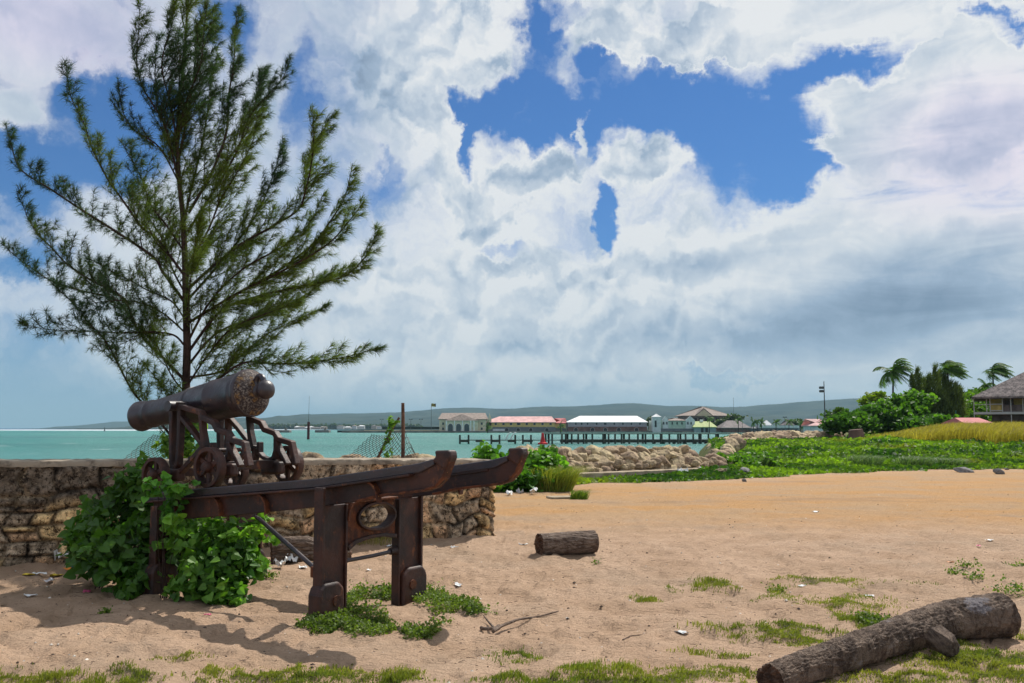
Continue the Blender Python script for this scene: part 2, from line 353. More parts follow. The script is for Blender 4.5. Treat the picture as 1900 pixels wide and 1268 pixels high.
# ---------------------------------------------------------------- terrain
SEA = -1.2
WALL_A = gp(0, 1060); WALL_B = gp(918, 1000); WD = (WALL_B-WALL_A); WD /= np.linalg.norm(WD); WN = np.array([-WD[1], WD[0], 0])
_wa = WALL_A-WD*60+WN*4.2; _wb = WALL_B+WN*4.2
LAND = np.array([_wa[:2]-WN[:2]*0, _wb[:2], (-2.6, 20), (-1.6, 26), (.0, 32), (8.0, 38.5), (12, 52), (17.5, 84), (19.6, 95), (22.5, 110), (34, 150), (70, 240), (160, 420), (420, 640), (3500, 700), (3500, -400), (-300, -400)])
def sdist(x, y):
    x = np.asarray(x, float).ravel(); y = np.asarray(y, float).ravel(); d = np.full(len(x), 1e9); ins = np.zeros(len(x), bool); n = len(LAND)
    for i in range(n):
        a, b = LAND[i], LAND[(i+1) % n]; e = b-a; t = np.clip(((x-a[0])*e[0]+(y-a[1])*e[1])/(e@e), 0, 1)
        d = np.minimum(d, np.hypot(x-a[0]-t*e[0], y-a[1]-t*e[1]))
        c = ((a[1] > y) != (b[1] > y)) & (x < (b[0]-a[0])*(y-a[1])/(b[1]-a[1]+1e-12)+a[0]); ins ^= c
    return np.where(ins, d, -d)
# sand / green border (metres): Y of the grass edge as function of x
_bx = np.array([gp(p, q)[:2] for p, q in [(860, 925), (925, 914), (1000, 906), (1100, 898), (1250, 895), (1400, 889), (1500, 881), (1620, 876), (1750, 872), (1900, 872)]])
def greenY(x): return np.interp(x, _bx[:, 0], _bx[:, 1])
def base_h(x, y):
    s = sdist(x, y).reshape(np.shape(x)); z = -3.2+3.2*sstep(s, -3.2, .9)
    g = sstep(y-greenY(x), .5, 6)*sstep(s, .5, 4)*(x > 1)
    pxx = 950+x/np.maximum(y, 1)*1750; z = z+g*(.05+.75*sstep(pxx, 1540, 1760)*sstep(y, 50, 92)+.35*sstep(y, 105, 130))
    z = z+sstep(s, 0, 2)*sstep(y, 4, 6)*.0
    return z
PATCH = [(60,1262,120,14,1),(200,1258,110,12,1),(330,1216,46,9,.8),(470,1250,90,10,.8),(560,1248,110,15,1),(720,1262,120,10,.7),(960,1216,46,11,.9),(1140,1244,110,17,.8),(1300,1256,110,16,.8),(1340,1206,70,8,.7),
 (1420,1172,100,17,.9),(1330,1168,30,6,.6),(1510,1192,60,16,.8),(1600,1140,48,26,.9),(1590,1112,60,10,.5),(1540,1079,110,6,.8),(1620,1081,40,5,.7),(1197,1112,26,7,1),(1318,1088,36,10,1),(1248,1094,14,5,.7),(1478,1112,56,8,.6),(1440,1093,12,6,.7),
 (1850,1262,90,30,1),(1860,1215,60,40,1),(1760,1250,60,22,.7),(1890,1175,24,30,.8),(420,1262,80,8,.6),(900,1264,120,6,.5),(90,1264,200,20,1),(620,1262,200,14,.9),(1180,1262,240,14,.8),(1840,1235,130,50,1.5),(1700,1252,80,16,1),(1560,1256,80,14,.8),(1690,1225,60,14,.7)]
PG = []
for (cx, cy, rx, ry, dn) in PATCH:
    c = gp(cx, cy); PG.append((c[0], c[1], abs(gp(cx+rx, cy)[0]-c[0]), abs(gp(cx, cy-ry)[1]-c[1]), dn))
def patchmask(x, y):
    m = np.zeros(np.shape(x))
    q = (fbm(x*3.1, y*3.1, s=5, o=5)-.5)*2.6
    for (a, b, rx, ry, dn) in PG:
        d = np.hypot((x-a)/rx, (y-b)/ry); m = np.maximum(m, dn*sstep(d+q, 1.35, .35))
    return m*(.25+.75*sstep(fbm(x*9, y*9, s=6, o=3), .38, .58))
def ground_h(x, y):
    z = base_h(x, y)
    near = sstep(y, 34, 16)
    tr = (fbm(x*2.3, y*2.3, s=1, o=3)-.5)*.07+(fbm(x*7.5, y*7.5, s=9, o=3)-.5)*.036*sstep(y, 26, 9)
    dimp = fbm(x*5.2, y*5.2, s=21, o=2); tr = tr-.034*sstep(dimp, .50, .62)*sstep(y, 24, 10)
    z = z+tr*(.25+.75*near)+patchmask(x, y)*.015
    # mound of sand drifted against the wall foot
    dw = -((x-WALL_A[0])*WN[0]+(y-WALL_A[1])*WN[1])
    z = z+.07*sstep(np.abs(dw), 1.0, 0)*(x < .2)
    # swelling bumps in the green field
    g = sstep(y-greenY(x), 1, 5)*(x > 1)*sstep(y, 140, 90)
    z = z+g*(fbm(x*.5, y*.35, s=33, o=3)-.42)*.55
    return z
ny, nx = 520, 460
tt = np.linspace(0, 1, ny); ys = 2.2*(900/2.2)**(tt**1.35); ys = np.concatenate([[-60, -10, -1, 1.2], ys, [2000, 6000, 30000]])
aa = np.linspace(-1, 1, nx); aa = np.sign(aa)*np.abs(aa)**1.15*.74
YY = np.repeat(ys[:, None], nx, 1); XX = aa[None, :]*(np.abs(YY)+2.5)
XX[:, 0] = np.minimum(XX[:, 0], -300)-np.abs(YY[:, 0])*.6; XX[:, -1] = np.maximum(XX[:, -1], 300)+np.abs(YY[:, -1])*.6
ZZ = ground_h(XX, YY)
V = np.stack([XX, YY, ZZ], -1).reshape(-1, 3); ni = len(ys)
idx = np.arange(ni*nx).reshape(ni, nx); Fq = np.stack([idx[:-1, :-1], idx[:-1, 1:], idx[1:, 1:], idx[1:, :-1]], -1).reshape(-1, 4)
gm = sstep((V[:, 1]-greenY(V[:, 0])) + (fbm(V[:, 0]*.8, V[:, 1]*.8, s=3)-.5)*3, -.6, .8)*(V[:, 0] > -2.5)
pm = patchmask(V[:, 0], V[:, 1])*.75
org = sstep(V[:, 1], 13, 19)*sstep(V[:, 1]-greenY(V[:, 0]), 2, -3)
colg = np.stack([np.maximum(gm, pm), org, fbm(V[:, 0]*.7, V[:, 1]*.7, s=40)], -1)
def sandf(N, v):
    a = N.new('ShaderNodeAttribute', attribute_name='Col'); s_ = N.new('ShaderNodeSeparateColor'); N.l.new(a.outputs[0], s_.inputs[0])
    c = N.mix(N.mr(N.noise(v, 1.3, 6, .6), .35, .65), (.55, .380, .262), (.46, .310, .205))
    o = N.mix(N.mr(N.noise(N.mapping(v, scale=(.35, 1, 1)), .45, 6, .65), .40, .62), (.52, .285, .105), (.47, .30, .155))
    o = N.mix(N.mr(N.noise(N.mapping(v, scale=(.22, 1, 1), loc=(4, 0, 0)), .6, 4, .6), .55, .68), o, (.37, .23, .125))
    c = N.mix(N.math('MULTIPLY', s_.outputs[1], .85), c, o)
    c = N.mix(N.math('MULTIPLY', N.mr(N.noise(v, .55, 6, .6), .46, .66), .45), c, (.40, .30, .215))
    c = N.mix(N.mr(N.noise(N.mapping(v, scale=(.6, 1.4, 1)), 13, 7, .75), .58, .68), c, (.33, .225, .145))
    c = N.mix(N.mr(N.noise(v, 55, 4, .7), .60, .68), c, (.24, .155, .10))
    c = N.mix(N.mr(N.noise(v, 130, 3, .7), .70, .74), c, (.75, .66, .52))
    return N.mix(N.mr(s_.outputs[0], .2, .8), c, N.mix(N.mr(N.noise(v, 6, 4), .4, .6), (.055, .085, .018), (.14, .13, .04)))
M['sand'] = mat('trampled_sand', sandf, .95, 0., .12, [(lambda N, v: N.noise(N.mapping(v, scale=(.8, 1.5, 1)), 9, 6, .66), .085), (lambda N, v: N.noise(N.mapping(v, scale=(.65, 1.3, 1)), 21, 5, .7), .034), (70, .006)])
g_ = bulk('ground', V, Fq, M['sand'], col=colg, smooth=True); props(g_, kind='structure')
def gz(x, y): return float(ground_h(np.array([float(x)]), np.array([float(y)]))[0])
# ---------------------------------------------------------------- sea
def seaf(N, v):
    s_ = N.new('ShaderNodeSeparateXYZ'); N.l.new(v, s_.inputs[0]); y = s_.outputs[1]; x = s_.outputs[0]
    c = N.mix(N.mr(N.noise(N.mapping(v, scale=(.35, 1, 1)), .02, 4, .6), .35, .65), (.010, .205, .155), (.024, .265, .200))
    c = N.mix(N.mr(N.noise(N.mapping(v, scale=(.15, 1, 1)), .006, 4, .6), .52, .62), c, (.008, .115, .110))
    c = N.mix(N.math('MULTIPLY', N.mr(N.noise(N.mapping(v, scale=(.3, 1, 1)), .11, 7, .7), .48, .62), .5), c, (.006, .12, .11))
    c = N.mix(N.mr(y, 150, 90), c, (.06, .29, .245))
    c = N.mix(N.mr(N.math('ADD', y, N.math('MULTIPLY', N.noise(v, .002, 3), 1500)), 1900, 2600), c, (.008, .075, .16))
    foam = N.mr(N.noise(N.mapping(v, scale=(.35, 1, 1)), .16, 7, .68), .625, .68)
    foam = N.math('MULTIPLY', foam, N.mr(N.noise(v, .02, 2), .45, .6))
    surf = N.math('MULTIPLY', N.mr(y, 1050, 1250), N.mr(y, 2350, 2000)); surf = N.math('MULTIPLY', surf, N.mr(N.noise(N.mapping(v, scale=(1, .25, 1)), .006, 5, .7), .36, .48))
    surf = N.math('MULTIPLY', surf, N.mr(x, -340, -420))
    return N.mix(N.math('MAXIMUM', foam, surf), c, (.75, .80, .80))
M['sea'] = mat('sea_water', seaf, .28, 0., .22, [(lambda N, v: N.noise(N.mapping(v, scale=(.55, 1, 1)), .35, 8, .68), 2.0), (lambda N, v: N.noise(N.mapping(v, scale=(.5, 1, 1)), 2.6, 5, .65), .25)])
xs = np.linspace(-1, 1, 40); ysea = np.array([-400, 0, 12, 40, 90, 200, 400, 900, 2000, 6000, 20000, 48000.])
X2 = xs[None]*(np.abs(ysea)[:, None]*1.0+400); Y2 = np.repeat(ysea[:, None], 40, 1)
V = np.stack([X2, Y2, np.full_like(X2, SEA)], -1).reshape(-1, 3); idx = np.arange(12*40).reshape(12, 40)
Fq = np.stack([idx[:-1, :-1], idx[:-1, 1:], idx[1:, 1:], idx[1:, :-1]], -1).reshape(-1, 4)
props(bulk('sea', V, Fq, M['sea']), kind='structure')
# ---------------------------------------------------------------- far coast and hills
def ridge(name, prof, Y, depth, amp, z0=-2, n=260, seed=0, m='hill', front=1.0):
    P = [at(a, b, Y) for a, b in prof]; px = np.array([p[0] for p in P]); pz = np.array([p[2] for p in P])
    xs = np.linspace(px[0], px[-1], n); top = np.interp(xs, px, pz)
    k = np.ones(9)/9; top = np.convolve(np.pad(top, 4, 'edge'), k, 'valid')
    rows = 36; vs = []
    for r in range(rows):
        t = r/(rows-1); y = Y-depth*front*(1-t) if t < 1 else Y
        f_ = (t**1.3)
        z = z0+(top-z0)*f_; nz = (fbm(xs/260., np.full(n, y/260.), s=seed, o=5)-.5)*amp*math.sin(PI*min(t, .97))
        if r == rows-1: nz = (fbm(xs/60., np.full(n, 1.3), s=seed+4, o=4)-.5)*amp*.10
        vs.append(np.stack([xs*(y/Y)**.15, np.full(n, y), z+nz], -1))
    vs.append(np.stack([xs, np.full(n, Y+depth), np.full(n, z0)], -1))
    V = np.concatenate(vs); R_ = rows+1; idx = np.arange(R_*n).reshape(R_, n)
    Fq = np.stack([idx[:-1, :-1], idx[:-1, 1:], idx[1:, 1:], idx[1:, :-1]], -1).reshape(-1, 4)
    return props(bulk(name, V, Fq, M[m], smooth=True), kind='structure')
ridge('hills', [(440,787),(490,776),(530,772),(560,770),(600,768),(700,767),(760,764),(800,760),(835,757),(870,756),(930,760),(965,757),(1000,755),(1080,754),(1120,751),(1170,747),(1195,749),(1215,753),(1240,754),(1290,753),(1320,754),(1360,757),(1400,753),(1440,750),(1480,747),(1530,743),(1580,740),(1620,739),(1700,741),(1800,738),(1950,744),(2200,750)], 6500, 3200, 75, seed=3)
ridge('hills', [(138,795),(165,789),(190,786),(205,783),(240,782),(290,784),(330,785),(380,786),(470,782),(540,786)], 9000, 1500, 20, seed=8)
# plain at the hill foot
V = []; 
cx = [at(p, 799.6, 2600)[0] for p in (400, 700)]
V = [(-1150, 2500, -.6), (-560, 2450, -.4), (-190, 1500, -.4), (-118, 640, .2), (420, 625, .2), (4200, 690, .2), (5200, 6000, 2), (-2600, 6000, 2)]
g = G(); n = len(V); g.add(V+[(a, b, -6) for a, b, c in V], [tuple(range(n))]+[(i, n+i, n+(i+1) % n, (i+1) % n) for i in range(n)])
props(g.build('coastal_plain', 'hill'), kind='structure')
# ---------------------------------------------------------------- platform and gun: local frame
A_ = gp(608, 1148); B_ = gp(762, 1112); MM = (A_+B_)/2; VV = B_-A_; VV /= np.linalg.norm(VV); UU = np.array([VV[1], -VV[0], 0])
RZ = math.atan2(UU[1], UU[0])
uz = lambda p, q, t: (p, t, q)      # profile in u,z extruded in v
vz = lambda p, q, t: (t, p, q)      # profile in v,z extruded in u
plat = empty('gun_platform', 'rusty cast iron slide platform on four legs carrying the old cannon', 'platform', (MM[0], MM[1], 0), RZ)
zt = lambda u: np.interp(u, [-2.6, -2.35, -1.99, -.163, 1.04], [.945, .97, 1.005, 1.165, 1.33])
WEB = [(-2.42,.70),(-2.42,zt(-2.42)-.07),(-1.99,zt(-1.99)-.07),(-.163,zt(-.163)-.07),(1.00,1.265),(1.10,1.33),(1.135,1.355),(1.168,1.379),(1.172,1.395),(1.150,1.419),(1.290,1.425),(1.305,1.395),(1.302,1.363),(1.262,1.279),(1.240,1.225),(1.205,1.175),(1.149,1.132),(1.09,1.110),(1.026,1.098),(.576,1.044),(.30,.985),(-.45,.885),(-1.2,.80),(-2.2,.70)]
for sg in (-1, 1):
    v0 = sg*.52
    g = G(); g.prism(WEB, v0-.016, v0+.016, uz)
    web = g.build('beam', 'rust', plat, bevel=.008)
    # thick rim along the lower edge and the horn
    g = G(); g.ribbon([(.30,.992),(.576,1.052),(1.026,1.107),(1.145,1.143),(1.225,1.215),(1.288,1.36)], .022, v0-.045, v0+.045, uz)
    g.build('lower_flange', 'rust2', plat, bevel=.006)
    g = G(); g.prism([(1.12,1.345),(1.160,1.379),(1.146,1.425),(1.296,1.431),(1.309,1.37),(1.25,1.27)], v0-.055, v0+.055, uz)
    g.build('horn', 'rust', plat, bevel=.02, seg=3)
    # ledge and rail
    g = G(); lo = v0+sg*.085; li = v0-sg*.03
    top = [(-2.52, zt(-2.52)-.088), (-1.99, zt(-1.99)-.088), (-.163, zt(-.163)-.088), (.92, 1.228)]
    g.ribbon(top, .020, min(lo, li), max(lo, li), uz); g.build('ledge', 'rust', plat, bevel=.006)
    g = G(); top = [(-2.52, zt(-2.52)-.039), (-1.99, zt(-1.99)-.039), (-.163, zt(-.163)-.039), (.98, 1.283), (1.13, 1.335)]
    g.ribbon(top, [.078, .078, .078, .078, .05], v0-.032, v0+.032, uz); g.build('rail', 'iron', plat, bevel=.01)
    for u in (-2.05, -1.42, -.80, .52):
        g = G(); zb = zt(u)-.10; pts = []
        for k in range(9):
            a = k/8*PI/2; pts.append((u+.11*math.sin(a)-.06, zb-.16*(1-math.cos(a))-.005))
        g.ribbon(pts, .016, min(v0+sg*.012, v0+sg*.07), max(v0+sg*.012, v0+sg*.07), uz); g.build('rib', 'rust2', plat, bevel=.004)
def frame(u0, sc_, ztop):
    """one transverse frame: plate legs joined by a web with an oval hole"""
    k = ztop/.965
    fr = empty('frame', None, None, (0, 0, 0)); fr.parent = plat; del fr
def legframe(u0, ztop, rearmost=True):
    k = ztop/.967; n = 20; th = .016
    # crosspiece plate with oval hole
    outer = [(-.36, .50), (-.345, .57)]+[(-.345, .92)]+[(.30, .92)]+[(.30, .60)]
    g = G()
    ow = [(-.36, .56*k), (-.25, .615*k), (-.06, .640*k), (.12, .640*k), (.29, .618*k), (.29, ztop-.01), (-.36, ztop-.01)]
    hole = [(.022+.235*math.cos(a), (.813+.106*math.sin(a))*k) for a in np.linspace(0, 2*PI, 28, endpoint=False)]
    # ring of quads between the hole and the outline, by angle
    def cast(a):
        c = Vector((.022, .813*k)); d = Vector((math.cos(a), math.sin(a))); best = 9
        for i in range(len(ow)):
            p, q = Vector(ow[i]), Vector(ow[(i+1) % len(ow)]); e = q-p; den = d.x*e.y-d.y*e.x
            if abs(den) < 1e-9: continue
            t = ((p.x-c.x)*e.y-(p.y-c.y)*e.x)/den; s_ = ((p.x-c.x)*d.y-(p.y-c.y)*d.x)/den
            if t > 0 and -1e-6 <= s_ <= 1+1e-6: best = min(best, t)
        return c+d*best
    angs = sorted(list(np.linspace(0, 2*PI, 36, endpoint=False))+[math.atan2(q-.813*k, p-.022) % (2*PI) for p, q in ow]); V_ = []; m_ = len(angs)
    for t in (-th, th):
        for a in angs:
            q = cast(a); V_.append((u0+t, q.x, q.y))
        for a in angs: V_.append((u0+t, .022+.235*math.cos(a), (.813+.106*math.sin(a))*k))
    Fc = []
    for i in range(m_):
        j = (i+1) % m_
        Fc += [(i, j, m_+j, m_+i), (2*m_+i, 3*m_+i, 3*m_+j, 2*m_+j), (m_+i, m_+j, 3*m_+j, 3*m_+i), (i, 2*m_+i, 2*m_+j, j)]
    g.add(V_, Fc); g.build('crosspiece', 'rust2', plat)
    g = G(); g.ribbon([(.022+.245*math.cos(a), (.813+.116*math.sin(a))*k) for a in np.linspace(0, 2*PI, 40)], .024, u0-.05, u0+.05, vz); g.build('oval_rim', 'rust', plat, bevel=.006)
    g = G(); g.ribbon([(-.35,.565*k),(-.25,.612*k),(-.06,.638*k),(.12,.638*k),(.29,.612*k)], [.05,.035,.03,.03,.04], u0-.045, u0+.045, vz); g.build('lower_rim', 'rust', plat, bevel=.006)
    # legs
    zl = ztop-.02
    for sg in (-1, 1):
        o, i_ = (-.675, -.365) if sg < 0 else (.655, .315)
        zb = -.05
        g = G(); g.prism([(o, zb), (i_, zb), (i_, zl), (o, zl)] if sg < 0 else [(i_, zb), (o, zb), (o, zl), (i_, zl)], u0-.02, u0+.02, vz)
        # flanges
        zt2 = (1.10 if sg < 0 else 1.0)*ztop/.967 if sg < 0 else ztop
        g.box((u0, o+(.012 if sg < 0 else -.012), (zt2+zb)/2), (.105, .028, zt2-zb)); g.box((u0+.001, i_+(-.010 if sg < 0 else .010), (zl+zb)/2), (.09, .022, zl-zb-.002))
        lg = g.build('leg', 'rust', plat, bevel=.005)
        # curved shoulder
        g = G()
        if sg < 0: pts = [(i_, .80*k), (i_+.008, .88*k), (i_+.05, .945*k), (i_+.13, .962*k), (.28, .964*k)]
        else: pts = [(o, .80*k), (o+.012, .90*k), (o+.06, .97*k), (o+.16, .995*k)]
        if sg < 0:
            g.ribbon(pts, .020, u0-.061, u0+.061, vz); g.build('shoulder', 'rust2', plat, bevel=.004)
        # foot with its roller housing
        f_ = G(); zf = .31; ow_ = .05
        xo = o-.045 if sg < 0 else o+.055
        poly = [(i_+(-.04 if sg < 0 else .04), -.06), (xo, -.06), (xo, zf*.68), (xo+(.025 if sg < 0 else -.025), zf*.86), (o+(.02 if sg < 0 else -.02), zf), (i_+(-.12 if sg < 0 else .12), zf), (i_+(-.05 if sg < 0 else .05), zf*.8)]
        f_.prism(poly, u0-.072, u0+.072, vz); f_.build('foot', 'rust', plat, bevel=.03, seg=4)
        f_ = G(); f_.lathe([(-.085, .0), (-.085, .045), (.085, .045), (.085, .0)], (u0, (o+i_)/2, .15), (1, 0, 0), 20); f_.build('bolt', 'rust2', plat, smooth=True)
    for sg in (-1, 1):
        g = G(); vv = -.672 if sg < 0 else .68
        if sg < 0: g.box((u0, vv+.012, 1.0*k), (.10, .024, .16)); g.build('bracket', 'rust2', plat, bevel=.005)
legframe(0.0, .967); legframe(-2.22, .74)
# tie rods
g = G(); g.tube([(0, -.36, .455), (.01, 0, .462), (0, .33, .475)], .018, 10); g.build('tie_rod', 'iron', plat, smooth=True)
g = G(); g.lathe([(-.03, .0), (-.03, .03), (.05, .045), (.05, 0)], (0, .27, .474), (0, 1, 0), 14); g.build('boss', 'rust', plat, smooth=True)
def loc(P):
    d = np.array(P)-MM; return (float(d@UU), float(d@VV), float(P[2]))
def locpx(px, py, v):
    r = ray(px, py); t = (v-(C0-MM)@VV)/(r@VV); return loc(C0+r*t)
g = G(); a = locpx(583, 1054, -.62); b = locpx(474, 957, -.25); mid = [a[i]*.5+b[i]*.5+(0, 0, .0)[i] for i in range(3)]
g.tube([a, mid, [b[i]*.93+a[i]*.07 for i in range(3)], b], [.021, .021, .019, .006], 10); g.build('brace_rod', 'iron', plat, smooth=True)
g = G(); g.cbox((a[0]+.03, a[1], a[2]-.03), (.08, .08, .09)); g.build('rod_bracket', 'rust2', plat)
# ---- cannon
can = empty('cannon', 'dark iron muzzle loading cannon on a stepped four wheeled iron carriage', 'cannon', (MM[0], MM[1], 0), RZ)
bx0, bz0, bx1, bz1 = -1.64, 1.958, -3.44, 1.732
ax = Vector((bx1-bx0, 0, bz1-bz0)); BL = ax.length; ax.normalize()
O = (bx0, 0, bz0)
prof = [(.0,.236),(.012,.243),(.05,.243),(.062,.236),(.068,.226),(.10,.224),(.115,.228),(.135,.228),(.15,.222),(.30,.216),(.48,.208),(.49,.214),(.515,.214),(.525,.206),(.70,.196),(.86,.186),(.865,.192),(.89,.192),(.90,.180),(1.10,.164),(1.30,.152),(1.48,.144),(1.56,.144),(1.575,.152),(1.60,.152),(1.615,.146),(1.68,.150),(1.74,.160),(1.785,.167),(1.815,.168),(1.835,.160),(1.842,.148),(1.842,.075),(1.70,.07),(1.70,.001)]
g = G(); g.lathe(prof, O, ax, 72); barrel = g.build('barrel', 'iron', can, smooth=True)
g = G(); g.lathe([(.004,.234),(-.012,.222),(-.022,.205),(-.034,.188),(-.050,.165),(-.062,.135),(-.070,.105),(-.078,.085),(-.088,.070)], O, ax, 64); g.build('breech_face', 'lichen', can, smooth=True)
g = G(); g.lathe([(-.075,.078),(-.095,.058),(-.12,.050),(-.135,.056),(-.15,.074),(-.175,.092),(-.205,.098),(-.235,.092),(-.26,.070),(-.275,.04),(-.28,.005)], O, ax, 40); g.build('cascabel', 'iron', can, smooth=True)
g = G(); Oc = Vector(O)-ax*.115+Vector((0, 0, .085)); pts = [Oc+Vector((math.cos(a)*.05, 0, math.sin(a)*.062)) for a in np.linspace(0, 2*PI, 21)]
g.tube(pts, .031, 12, cap=False); g.build('breeching_loop', 'iron', can, smooth=True)
g = G(); tr_ = Vector(O)+ax*.80; g.lathe([(-.40, .001), (-.40, .052), (.40, .052), (.40, .001)], (tr_.x, 0, tr_.z-.03), (0, 1, 0), 28); g.build('trunnion', 'iron', can, smooth=True)
g = G(); vt = Vector(O)+ax*.16; g.box((vt.x, 0, vt.z+.228), (.07, .05, .022)); g.build('vent_patch', 'iron', can, bevel=.006)
STEP = [(-2.50,1.815),(-2.30,1.812),(-2.03,1.755),(-1.985,1.70),(-1.82,1.655),(-1.765,1.585),(-1.61,1.548),(-1.55,1.485),(-1.37,1.450),(-1.30,1.235)]
BARS = [(STEP, .052, 0), ([(-2.475,1.83),(-2.475,1.60),(-2.455,1.26),(-2.42,1.18)], [.060,.050,.046,.05], .003), ([(-2.345,1.80),(-2.34,1.50),(-2.355,1.24),(-2.42,1.17)], [.055,.046,.048,.05], -.003),
 ([(-2.37,1.74),(-2.18,1.60),(-2.0,1.45),(-1.94,1.395)], .044, .006), ([(-1.95,1.44),(-2.10,1.32),(-2.30,1.17),(-2.38,1.13)], .050, .009), ([(-2.01,1.73),(-1.99,1.58),(-1.945,1.41)], [.05,.046,.07], -.006),
 ([(-1.955,1.42),(-1.86,1.355),(-1.78,1.300),(-1.69,1.275),(-1.62,1.300),(-1.590,1.375),(-1.588,1.52)], [.06,.042,.036,.036,.038,.042,.05], .012), ([(-1.585,1.46),(-1.54,1.385),(-1.47,1.305),(-1.415,1.235)], [.05,.046,.040,.034], -.009),
 ([(-2.50,1.842),(-2.34,1.842)], .050, .010), ([(-1.90,1.42),(-1.90,1.30),(-1.92,1.22)], [.055,.05,.06], -.012), ([(-1.84,1.46),(-1.845,1.33)], [.03,.05], .005)]
for sg in (-1, 1):
    v0 = sg*.30; g = G()
    for pts, wd, dv in BARS: g.ribbon(pts, wd, v0-.036+dv*.4, v0+.036+dv*.4, uz)
    ch = g.build('cheek', 'rust', can, bevel=.009, seg=2)
    g = G(); g.ribbon([(-2.52,1.13),(-2.30,1.13)], .13, v0-.05, v0+.05, uz); g.build('axle_box', 'rust', can, bevel=.03, seg=3); g = G(); g.ribbon([(-1.78,1.185),(-1.50,1.20)], .13, v0-.052, v0+.052, uz); g.build('axle_box', 'rust', can, bevel=.03, seg=3)
g = G(); g.cbox((-1.63, 0, 1.235), (.085, .66, .085)); g.build('axletree', 'rust', can, bevel=.008)
g = G(); g.cbox((-2.42, 0, 1.15), (.085, .66, .08)); g.build('axletree', 'rust', can, bevel=.008)
g = G(); g.tube([(-2.2, -.3, 1.30), (-2.2, .3, 1.30)], .018, 10); g.tube([(-1.93, -.3, 1.38), (-1.93, .3, 1.38)], .022, 10); g.build('cross_rod', 'rust', can, smooth=True)
def wheel(u, v, z, r):
    sg = 1 if v > 0 else -1; w_ = .085
    g = G(); g.lathe([(-w_/2, r*.80), (-w_/2, r*.985), (-w_/2+.006, r), (w_/2-.006, r), (w_/2, r*.985), (w_/2, r*.80), (w_/2-.02, r*.77), (-w_/2+.02, r*.77), (-w_/2, r*.80)], (u, v, z), (0, 1, 0), 48)
    g.f = g.f[:-2]
    wh = g.build('wheel', 'rust', can, smooth=True)
    g = G()
    for k in range(6):
        a = k*PI/3+.5
        c_, s_ = math.cos(a), math.sin(a)
        poly = [(u+c_*.045-s_*.028, z+s_*.045+c_*.028), (u+c_*.045+s_*.028, z+s_*.045-c_*.028), (u+c_*r*.80+s_*.019, z+s_*r*.80-c_*.019), (u+c_*r*.80-s_*.019, z+s_*r*.80+c_*.019)]
        g.prism(poly, v-.014-k*.0007, v+.014+k*.0007, uz)
    g.build('spokes', 'rust', wh, bevel=.004)
    g = G(); g.lathe([(-.03*1, .0), (-.03, .055), (.055, .052), (.075, .040), (.080, .0)] if sg > 0 else [(.03, .0), (.03, .055), (-.055, .052), (-.075, .040), (-.080, .0)], (u, v, z), (0, 1, 0), 24); g.build('hub', 'rust', wh, smooth=True)
for v in (-.50, .50):
    wheel(-2.45, v, zt(-2.45)+.175, .175); wheel(-1.63, v, zt(-1.63)+.192, .192)
g = G(); g.lathe([(-.56, .0), (-.56, .028), (.56, .028), (.56, 0)], (-1.63, 0, zt(-1.63)+.192), (0, 1, 0), 16); g.lathe([(-.56, .0), (-.56, .028), (.56, .028), (.56, 0)], (-2.45, 0, zt(-2.45)+.175), (0, 1, 0), 16); g.build('axle', 'rust', can, smooth=True)
# ---------------------------------------------------------------- stone wall
LW = float(np.linalg.norm(WALL_B-WALL_A)); S0 = -9.0
def wall_top(s): return 1.235-.075*np.clip(s/LW, -1, 1)
thick = .55
ds = .014; sl = np.arange(S0, LW+thick+.001, ds); zl = np.linspace(-.25, 1.0, 92)
SS, TT = np.meshgrid(sl, zl)            # TT: 0..1 of height above ground, below too
ZT = wall_top(np.minimum(SS, LW))-.045; ZW = np.where(TT < 0, TT, TT*ZT)
rowb = np.array([-.3, .10, .30, .52, .70, .89, 1.3]); 
wob = (vn(SS*2.3, ZW*1.3, s=51)-.5)*.22+(vn(SS*6.3, ZW*4.3, s=151)-.5)*.03
zr = ZW+wob; row = np.clip(np.searchsorted(rowb, zr)-1, 0, 5)
dz = np.minimum(zr-rowb[row], rowb[row+1]-zr)
wrow = np.array([.31, .25, .33, .24, .30, .42])[row]
shift = _h(row.astype(float), row*0., row*0., 3)*1.7
sx = SS+(vn(ZW*4, SS*.8, s=52)-.5)*.16+(vn(ZW*9, SS*5, s=152)-.5)*.025
cell = (sx+shift)/wrow; ci = np.floor(cell)
j0 = (_h(ci, row*1., row*0., 5)-.5)*.55; j1 = (_h(ci+1, row*1., row*0., 5)-.5)*.55
fr_ = cell-ci; ci2 = np.where(fr_ < j0, ci-1, np.where(fr_ > 1+j1, ci+1, ci))
lo_ = ci2+(_h(ci2, row*1., row*0., 5)-.5)*.55; hi_ = ci2+1+(_h(ci2+1, row*1., row*0., 5)-.5)*.55
dx = np.minimum(cell-lo_, hi_-cell)*wrow
